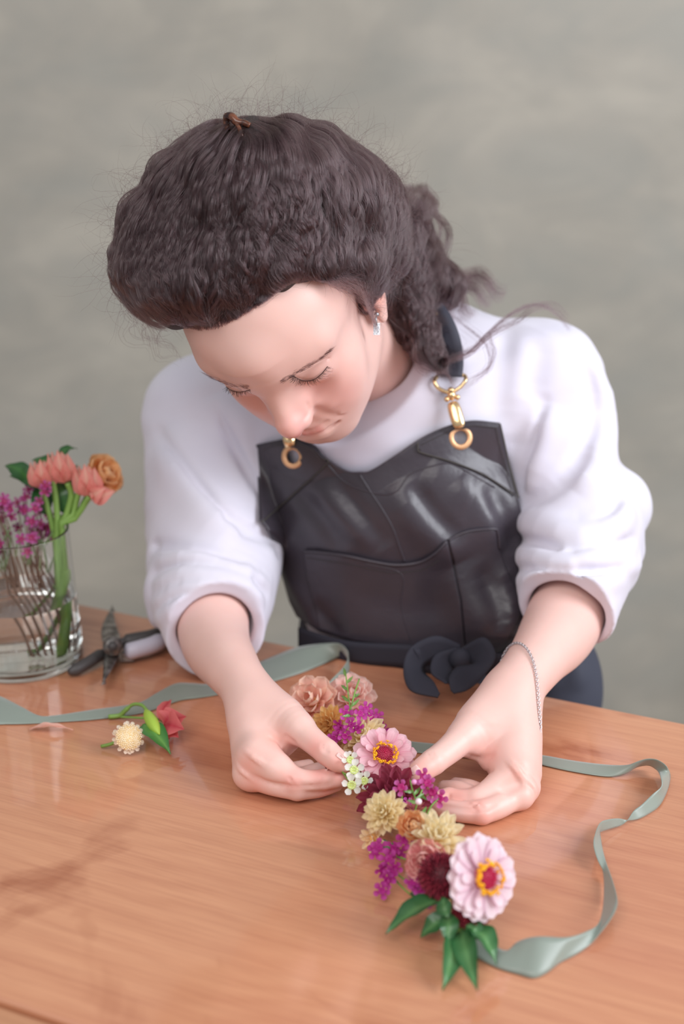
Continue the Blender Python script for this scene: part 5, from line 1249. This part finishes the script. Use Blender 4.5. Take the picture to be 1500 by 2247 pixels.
MB().ball(onp(908, 1716, .056), .0022, 10, 8).build('bud', mat('bud_pink', lin(226, 150, 196), .4), garland)
G0, G1 = (38, 92, 50), (98, 146, 90)
UPV = [0, 0, 1]
for b_, t_, w_, up, rs in (((970, 1972, .022), (845, 2051, .010), .021, (-.2, 0, 1), .004), ((990, 2010, .020), (922, 2058, .004), .015, (0, -.4, 1), .004), ((985, 2004, .026), (982, 2078, .012), .014, (0, -.6, 1), .003), ((1000, 2050, .012), (970, 2174, .004), .018, (.4, -.3, 1), .004),
                        ((1010, 2040, .014), (1047, 2174, .004), .018, (-.3, -.4, 1), .004), ((1030, 2030, .016), (1088, 2116, .004), .020, (.4, -.3, 1), .005), ((982, 2014, .028), (970, 1968, .032), .012, (-.4, -.4, 1), .002), ((1022, 2030, .020), (1050, 2064, .010), .016, (.2, -.4, 1), .003),
                        ((720, 1545, .01), (662, 1520, .008), .014, (0, 0, 1), .003), ((860, 1850, .012), (846, 1876, .010), .013, (0, 0, 1), .003), ((900, 1960, .010), (940, 1985, .008), .014, (0, 0, 1), .003), ((960, 1880, .012), (900, 1900, .008), .016, (0, 0, 1), .003), ((810, 1650, .010), (778, 1700, .006), .015, (0, 0, 1), .002), ((860, 1700, .012), (826, 1720, .008), .015, (0, 0, 1), .002)):
    leaf('leaf', onp(*b_), onp(*t_), up, w_ * .92, G0, G1, garland, rise=rs, fold_=.42)

# ---------------------------------------------------------------- white waxflower sprig in her fingers
sprig = empty('white_waxflower_sprig', (0, 0, 0), 'white waxflower sprig held between her right thumb and forefinger', 'flower')
for x, y, h, s, pet in ((762, 1660, .040, 26, 1), (776, 1690, .040, 46, 1), (799, 1714, .036, 44, 1), (771, 1723, .034, 46, 1), (768, 1668, .042, 40, 1), (785, 1702, .036, 26, 1)):
    P, R = at_g(x, y, h, s); wax(sprig, P, ax(FR.uniform(-.3, .3), FR.uniform(-.5, .1), -.9), R, (236, 240, 222), (250, 250, 250), (176, 190, 96), rim=(196, 206, 120))
for pts in ([(748, 1692, .030), (762, 1700, .032), (776, 1692, .036)], [(755, 1696, .030), (775, 1708, .030), (795, 1714, .032)], [(750, 1694, .030), (764, 1712, .030), (770, 1722, .030)], [(752, 1690, .032), (764, 1676, .036), (762, 1662, .036)]):
    MB().tube(spline([onp(*q) for q in pts], 10), .0006, 6).build('stem', M_stem, sprig)

# ---------------------------------------------------------------- ribbons
M_rib = mat('sage_satin', lin(132, 142, 132), .38); _t = NT(M_rib); _t.b.inputs['Sheen Weight'].default_value = .3; _t.b.inputs['Anisotropic'].default_value = .4
_t.bump(_t.noise(700, 1, stretch=(1, 6, 1)), .05, .0003)
def ribbon(name, St, label, n=260):
    Aa = spline([onp(a, b, h) for a, b, h, _, _, _ in St], n); Bb = spline([onp(a, b, h) for _, _, _, a, b, h in St], n)
    G = np.stack([Aa * (1 - k) + Bb * k for k in np.linspace(0, 1, 7)], 1); o = MB().grid(G).build(name, M_rib); add_mod_solid(o, .0004, 0); tag(o, label, 'ribbon'); return o
lo_ = .0012
RS = [(1040, 2050, .002, 1020, 2085, lo_), (1075, 2070, .004, 1048, 2102, lo_), (1110, 2086, .006, 1072, 2115, lo_), (1133, 2068, .010, 1100, 2127, lo_), (1160, 2058, .014, 1135, 2137, lo_), (1190, 2055, .016, 1170, 2146, lo_), (1233, 2057, .014, 1197, 2136, lo_), (1262, 2053, .012, 1228, 2113, lo_),
      (1288, 2043, .010, 1266, 2093, .002), (1310, 2030, .008, 1294, 2072, .004), (1320, 2005, .004, 1322, 2040, .010), (1324, 1975, .002, 1346, 2005, .014), (1325, 1945, .002, 1354, 1978, .014), (1324, 1925, .003, 1345, 1938, .012), (1321, 1908, .006, 1331, 1897, .008), (1310, 1885, .010, 1322, 1866, .004),
      (1302, 1855, .014, 1318, 1842, .003), (1305, 1832, .016, 1316, 1828, .003), (1316, 1806, .016, 1320, 1824, .006), (1335, 1798, .013, 1340, 1818, .004), (1358, 1796, .009, 1362, 1811, .003), (1378, 1800, .005, 1376, 1800, .006), (1400, 1797, .002, 1390, 1779, .008), (1422, 1786, .002, 1407, 1766, .010),
      (1446, 1768, .002, 1431, 1743, .012), (1463, 1736, .003, 1450, 1726, .015), (1470, 1704, .004, 1449, 1706, .018), (1462, 1682, .016, 1440, 1690, .006), (1443, 1668, .018, 1422, 1680, .006), (1422, 1665, .018, 1396, 1684, .005), (1400, 1670, .015, 1374, 1697, .003), (1378, 1678, .010, 1352, 1703, .0015),
      (1345, 1679, .006, 1328, 1704, lo_), (1300, 1675, .003, 1290, 1699, lo_), (1250, 1668, .002, 1240, 1690, lo_), (1200, 1659, .002, 1195, 1680, lo_), (1165, 1655, .002, 1165, 1673, lo_), (1080, 1646, .0015, 1080, 1668, lo_), (960, 1633, .0015, 960, 1656, lo_), (900, 1627, .0015, 900, 1650, lo_), (840, 1620, .0015, 840, 1645, lo_)]
ribbon('satin_ribbon', RS, 'sage-grey satin ribbon looping to the side of the near end of the garland')
LS = [(735, 1560, .004, 745, 1580, .002), (712, 1512, .008, 724, 1530, .004), (728, 1490, .014, 738, 1508, .006), (748, 1470, .018, 758, 1490, .008), (762, 1448, .020, 767, 1464, .012), (762, 1428, .020, 760, 1442, .010), (742, 1412, .018, 750, 1438, .004), (700, 1413, .012, 712, 1456, lo_), (650, 1421, .008, 665, 1475, lo_), (600, 1440, .004, 615, 1491, lo_),
      (560, 1457, .003, 575, 1502, lo_), (510, 1480, .002, 520, 1515, lo_), (460, 1500, .002, 470, 1526, lo_), (420, 1499, .004, 430, 1532, lo_), (385, 1500, .005, 395, 1537, lo_), (345, 1520, .005, 352, 1552, lo_), (300, 1543, .004, 305, 1566, lo_), (200, 1558, .003, 205, 1579, lo_), (120, 1570, .003, 118, 1585, lo_), (85, 1570, .004, 66, 1588, lo_), (45, 1550, .006, 15, 1589, lo_),
      (0, 1528, .006, -20, 1588, lo_), (-60, 1510, .003, -70, 1570, lo_)]
ribbon('satin_ribbon', LS, 'sage-grey satin ribbon running from the far end past the vase')

# ---------------------------------------------------------------- loose cuttings on the table
scab = empty('scabiosa', (0, 0, 0), 'cream pincushion scabiosa bloom lying loose by the green leaf', 'flower')
P, R = at_g(281, 1619, .015, 78); pincushion(scab, P, ax(.3, -.35, -.85), R, (240, 214, 170), (252, 238, 214), None, .5, 260, 'flower_head') if False else None
def cream_head(parent, P, R, axis):
    M3 = frame(axis); o = core('flower_head', R * .72, R * .34, (240, 222, 186), parent, P, M3, 20, 8)
    mb = MB(); cols = []; rg = random.Random(2)
    for i in range(170):
        r = R * .74 * math.sqrt((i + .5) / 170); a = i * 2.399963; z = R * .36 * math.sqrt(max(0, 1 - (r / R) ** 2)); nb = len(mb.v)
        mb.ball((r * math.cos(a), r * math.sin(a), z), R * .042, 6, 5); v = rg.random(); cols += [[x * (1 - v) + y * v for x, y in zip(lin(246, 214, 150), lin(253, 240, 214))]] * (len(mb.v) - nb)
    s_ = child_mesh('florets', toned(mb, 'florets', cols), o); s_['kind'] = 'stuff'
    pm = [petal_mesh('scab', R * .30, R * .24, lin(250, 236, 214), lin(253, 244, 232), None, .3, .2, 0, 0, .05, .5, 6, 5, seed=s) for s in range(2)]
    put_petals(o, pm, 18, R * .66, 0, .15, 1, 0, .15); put_petals(o, pm, 16, R * .60, R * .10, .6, .9, .2, .15); return o
cream_head(scab, P, R, ax(.30, -.30, -.88))
MB().tube(spline([onp(262, 1622, .010), onp(245, 1632, .006), onp(222, 1638, .003)], 10), .0016, 8).build('stem', M_stem, scab)
alc = empty('alstroemeria_cutting', (0, 0, 0), 'coral-pink alstroemeria cutting with green bud lying loose on the table', 'flower')
MB().tube(spline([onp(238, 1573, .003), onp(262, 1570, .004), onp(276, 1558, .010), onp(292, 1546, .016), onp(312, 1548, .018), onp(326, 1566, .016), onp(334, 1580, .014)], 30), [.0022] * 12 + [.0016] * 18, 8).build('stem', M_stem, alc)
MB().tube(spline([onp(262, 1573, .003), onp(300, 1575, .006), onp(345, 1578, .010), onp(360, 1585, .012)], 16), .0011, 8).build('stem', M_stem, alc)
mb = MB().tube(spline([onp(318, 1556, .016), onp(328, 1575, .018), onp(340, 1596, .018), onp(350, 1612, .016)], 14), [.0006, .0018, .0032, .0042, .0050, .0054, .0056, .0056, .0052, .0046, .0038, .0028, .0016, .0005], 12)
bm = toned(mb, 'bud', [lin(168, 200, 78)] * len(mb.v)); bo = bpy.data.objects.new('bud', bm); link(bo, alc)
leaf('leaf', onp(312, 1590, .016), onp(374, 1655, .004), (.3, -.5, 1), .020, (48, 112, 48), (110, 165, 84), alc, rise=.006, fold_=.25, label='green pointed leaf')
CO = ((206, 70, 84), (232, 128, 128))
for b_, t_, w_ in (((360, 1592, .014), (408, 1572, .022), .022), ((362, 1590, .016), (404, 1600, .018), .022), ((362, 1594, .012), (392, 1618, .010), .020), ((358, 1590, .012), (372, 1622, .004), .012), ((360, 1590, .016), (384, 1566, .024), .018), ((350, 1580, .014), (376, 1536, .020), .010)):
    leaf('petal', onp(*b_), onp(*t_), ax(-.2, -.4, -.9), w_ * 1.1, CO[1], CO[0], alc, rise=.004, fold_=.3, m=M_petal, nu=9)
pt = leaf('fallen_petal', onp(64, 1601, .0015), onp(160, 1602, .003), (0, 0, 1), .008, (240, 200, 186), (232, 170, 150), None, rise=.004, fold_=.35, m=M_petal); tag(pt, 'single curled pale pink petal below the ribbon', 'petal')

# ---------------------------------------------------------------- glass vase and its stems
VC = on_plane(52, 1445); VR = 130 / FPX * ((VC - CAM) @ C2W[:, 2]); VH = .138
M_glass = mat('clear_glass', (1, 1, 1, 1), .0, IOR=1.45); M_glass.node_tree.nodes['Principled BSDF'].inputs['Transmission Weight'].default_value = 1.0
M_water = mat('water', (.97, .99, .98, 1), .0, IOR=1.33); M_water.node_tree.nodes['Principled BSDF'].inputs['Transmission Weight'].default_value = 1.0
vase = empty('glass_vase', tuple(VC), 'clear cylindrical glass vase of water standing on the table', 'vase')
r0, r1 = VR, VR * .90; th = .0022
prof = [(0.0003, .0004), (r0 * .7, .0004), (r0 * .96, .0015), (r0, .006), (r0 * .985, .03), ((r0 + r1) / 2, .07), (r1, VH - .001), (r1 - th * .5, VH), (r1 - th, VH - .001), ((r0 + r1) / 2 - th, .07), (r0 * .985 - th, .03), (r0 - th, .013), (r0 * .9 - th, .0095), (0.0003, .0095)]
mbv = MB().lathe(prof, 96, tight=.0004); nl_ = len(mbv.v) // 96; mbv.f += [tuple(range(96)), tuple((nl_ - 1) * 96 + j for j in range(96))]; me = bpy.data.meshes.new('glass'); me.from_pydata(mbv.v, [], mbv.f); me.polygons.foreach_set('use_smooth', [True] * len(me.polygons)); me.materials.append(M_glass)
bmx = bmesh.new(); bmx.from_mesh(me); bmesh.ops.recalc_face_normals(bmx, faces=bmx.faces); bmx.to_mesh(me); bmx.free(); child_mesh('glass', me, vase)
wh = .068; rw = lambda z: (r0 * .985 + (r1 - r0 * .985) * (z - .03) / (VH - .03)) - th + .0004 if z > .03 else r0 - th - .0002
mbw = MB().lathe([(.0003, .0092), (rw(0) * .9, .0092), (rw(0), .0135), (rw(.03), .03), (rw(wh), wh + .0008), (rw(wh) - .002, wh), (.0003, wh)], 96, tight=.0004); nl_ = len(mbw.v) // 96; mbw.f += [tuple(range(96)), tuple((nl_ - 1) * 96 + j for j in range(96))]; me = bpy.data.meshes.new('water'); me.from_pydata(mbw.v, [], mbw.f); me.polygons.foreach_set('use_smooth', [True] * len(me.polygons)); me.materials.append(M_water)
bmx = bmesh.new(); bmx.from_mesh(me); bmesh.ops.recalc_face_normals(bmx, faces=bmx.faces); bmx.to_mesh(me); bmx.free(); child_mesh('water', me, vase)
tv = (VC - CAM) @ C2W[:, 2]
def vt(px, py, dt=0): return at(px, py, tv - .02 + dt)
def inside(P, z0=.012):                                            # keep points within the glass
    P = np.array(P, float)
    for p in P:
        if p[2] < VC[2] + VH + .002:
            d = p[:2] - VC[:2]; r = np.linalg.norm(d); m = r1 - th - .004
            if r > m: p[:2] = VC[:2] + d / r * m
            p[2] = max(p[2], VC[2] + z0)
    return P
als = empty('alstroemeria', (0, 0, 0), 'pink alstroemeria buds on a thick green stem in the vase', 'flower')
MB().tube(inside(spline([vt(150, 1250, -.0), vt(130, 1310), vt(126, 1360, .005), vt(118, 1420, .012), vt(112, 1480, .02)], 30)), .0052, 10).build('stem', M_stem, als)
for pts in ([(130, 1310), (124, 1230), (126, 1160), (122, 1090), (112, 1040)], [(132, 1310), (132, 1220), (140, 1150), (156, 1090), (148, 1060)], [(132, 1310), (142, 1230), (156, 1150), (172, 1080), (178, 1050)], [(134, 1310), (150, 1220), (160, 1150), (180, 1115), (196, 1090)], [(128, 1270), (120, 1180), (104, 1110), (92, 1070)]):
    P_ = [vt(x, y, -.004 * i) for i, (x, y) in enumerate(pts)]; MB().tube(inside(spline(P_, 24)), .0030, 8).build('stem', M_stem, als)
PK = ((240, 150, 142), (226, 104, 100))
for c, t_ in (((142, 1060), (126, 988)), ((198, 1090), (185, 1018)), ((98, 1070), (88, 1008)), ((200, 1092), (232, 1070))):
    for k, (dx, dt) in enumerate(((-16, -.004), (0, -.010), (16, -.004), (6, .008), (-9, .008))):
        leaf('petal', vt(c[0], c[1], -.015), vt(t_[0] + dx * 1.3, t_[1] + abs(dx) * .4, -.015 + dt), ax(dx / 20, 0, -1), .017, PK[0], (244, 196, 176), als, rise=.005, fold_=.3, m=M_petal, nu=9)
for b_, t_, w_ in (((120, 1075), (20, 1045), .026), ((70, 1060), (10, 1022), .02), ((130, 1040), (70, 1010), .018), ((150, 1130), (120, 1040), .022), ((150, 1080), (170, 1020), .014), ((128, 1010), (170, 985), .010), ((100, 1130), (80, 1060), .02)):
    leaf('leaf', vt(*b_, .0), vt(*t_, .01), (0, -.5, 1), w_, (38, 84, 44), (70, 120, 60), als, rise=.008)
rose = empty('garden_rose', (0, 0, 0), 'apricot-orange rose leaning over the vase rim', 'flower')
P = vt(218, 1050, .012); R = size_at(P, 112)
mum(rose, P, ax(.5, -.25, -.5), R, (250, 176, 104), (252, 204, 144), (254, 216, 172), None, 'flower_head', 0, ((7, .15, 1.0), (7, .45, 1.0), (6, .75, .92), (5, 1.05, .8), (4, 1.3, .62)), .80, 0, .30, .40, (236, 160, 100))
MB().tube(inside(spline([P - ax(.5, -.25, -.5) * .01, vt(170, 1130, .02), vt(140, 1230, .02), vt(100, 1350, .02), vt(60, 1450, .025)], 30)), .0024, 8).build('stem', M_stem, rose)
wx = empty('waxflower_bunch', (0, 0, 0), 'bunch of mauve-pink waxflowers spilling over the vase rim', 'flower')
wg = random.Random(21)
for i in range(56):
    x = wg.uniform(-40, 118); y = wg.uniform(1068, 1195) + (20 if x < 60 else -10); P = vt(x, y, wg.uniform(-.03, .03)); R = size_at(P, wg.uniform(24, 31))
    wax(wx, P, ax(wg.uniform(-.7, .7), wg.uniform(-.8, .3), -.8), R, (186, 60, 130), (206, 120, 184), (130, 50, 80), rim=(150, 40, 90), stamens=False)
    if i % 2 == 0: MB().tube(inside(spline([P, vt(x * .7 + 20, y + 60, 0), vt(x * .5 + 45, 1290, .01)], 10)), .0006, 5).build('twig', M_twig, wx)
for i in range(9):
    x0 = -20 + i * 16; MB().tube(inside(spline([vt(x0 * .6 + 20, 1220, .0), vt(20 + i * 14, 1300, .01), vt(50 + i * 13, 1380, .012), vt(70 + i * 11, 1450, .015)], 18)), .0011, 6).build('twig', M_twig, wx)
for i in range(26):
    x = wg.uniform(-10, 115); y = wg.uniform(1180, 1260); leaf('needle_leaf', inside([vt(x, y, -.01)])[0], inside([vt(x + wg.uniform(-16, 16), y - 34, -.01)])[0], ax(0, 0, -1), .0018, (92, 110, 70), (120, 136, 90), wx, rise=.0004, nu=5)

# ---------------------------------------------------------------- pruning shears
M_steel = mat('worn_steel', lin(128, 124, 122), .38, Metallic=.8); M_dark = mat('dark_grip', lin(70, 66, 66), .5); M_light = mat('pale_grip', lin(196, 192, 206), .45)
_t = NT(M_steel); _t.base(_t.ramp(_t.noise(120, 4), [(.35, lin(92, 86, 82)), (.65, lin(168, 164, 160))]))
sh = empty('pruning_shears', (0, 0, 0), 'worn grey pruning shears lying open beside the vase', 'pruning shears')
def plate(name, P, Wd, th, z, m):
    """flat tapering blade: centre line P (px), widths in px, lying z above the table"""
    C = spline(np.array([[p[0], p[1], w] for p, w in zip(P, Wd)], float), 18); up = []; dn = []
    for i, (x, y, w) in enumerate(C):
        a = C[max(i - 1, 0)]; b = C[min(i + 1, 17)]; d = nrm(b[:2] - a[:2]); n_ = np.array([-d[1], d[0]]); q0 = (x + n_[0] * w / 2, y + n_[1] * w / 2); q1 = (x - n_[0] * w / 2, y - n_[1] * w / 2); up.append([onp(*q0, z), onp(*q1, z)])
    o = MB().grid(np.array([[a, a * .5 + b * .5 + np.array([0, 0, th * .5]), b] for a, b in up])).build(name, m, sh); add_mod_solid(o, th, -1); q = o.modifiers.new('b', 'BEVEL'); q.width = .0006; return o
plate('blade', [(250, 1418), (242, 1395), (240, 1370), (246, 1334)], [34, 40, 30, 4], .0050, .016, M_steel)
plate('hook_blade', [(252, 1412), (243, 1440), (236, 1465), (226, 1499)], [34, 30, 20, 4], .0042, .012, M_steel)
MB().tube([onp(247, 1418, .012), onp(247, 1418, .026)], .0095, 20).build('pivot_bolt', M_steel, sh); MB().tube([onp(247, 1418, .026), onp(247, 1418, .029)], .0052, 6).build('pivot_nut', M_dark, sh)
MB().tube(spline([onp(262, 1412, .012), onp(290, 1405, .014), onp(330, 1398, .014), onp(362, 1388, .012), onp(400, 1392, .010)], 20), [.005] * 3 + [.0075] * 14 + [.007, .006, .004], 12).build('handle', M_dark, sh)
o = MB().tube(spline([onp(272, 1432, .012), onp(300, 1425, .014), onp(335, 1415, .014), onp(360, 1402, .013)], 18), [.004, .0065] + [.0085] * 13 + [.008, .007, .004], 12).build('handle', M_light, sh); o['label'] = 'pale grip'
o = MB().tube(spline([onp(240, 1425, .010), onp(215, 1440, .010), onp(190, 1456, .009), onp(168, 1468, .008), onp(150, 1475, .007)], 16), [.004] * 3 + [.006] * 10 + [.005, .004, .003], 12).build('handle', M_dark, sh)
cs = [onp(276 + 8 * i / 6, 1424 - 3 * i / 6, .016) + .004 * (math.cos(i * 1.2) * np.array([1, 0, 0]) + math.sin(i * 1.2) * np.array([0, 0, 1])) for i in range(30)]
MB().tube(cs, .0009, 6).build('spring', M_steel, sh)
MB().box(onp(280, 1440, .008), (.006, .003, .004)).build('safety_catch', M_steel, sh, False)
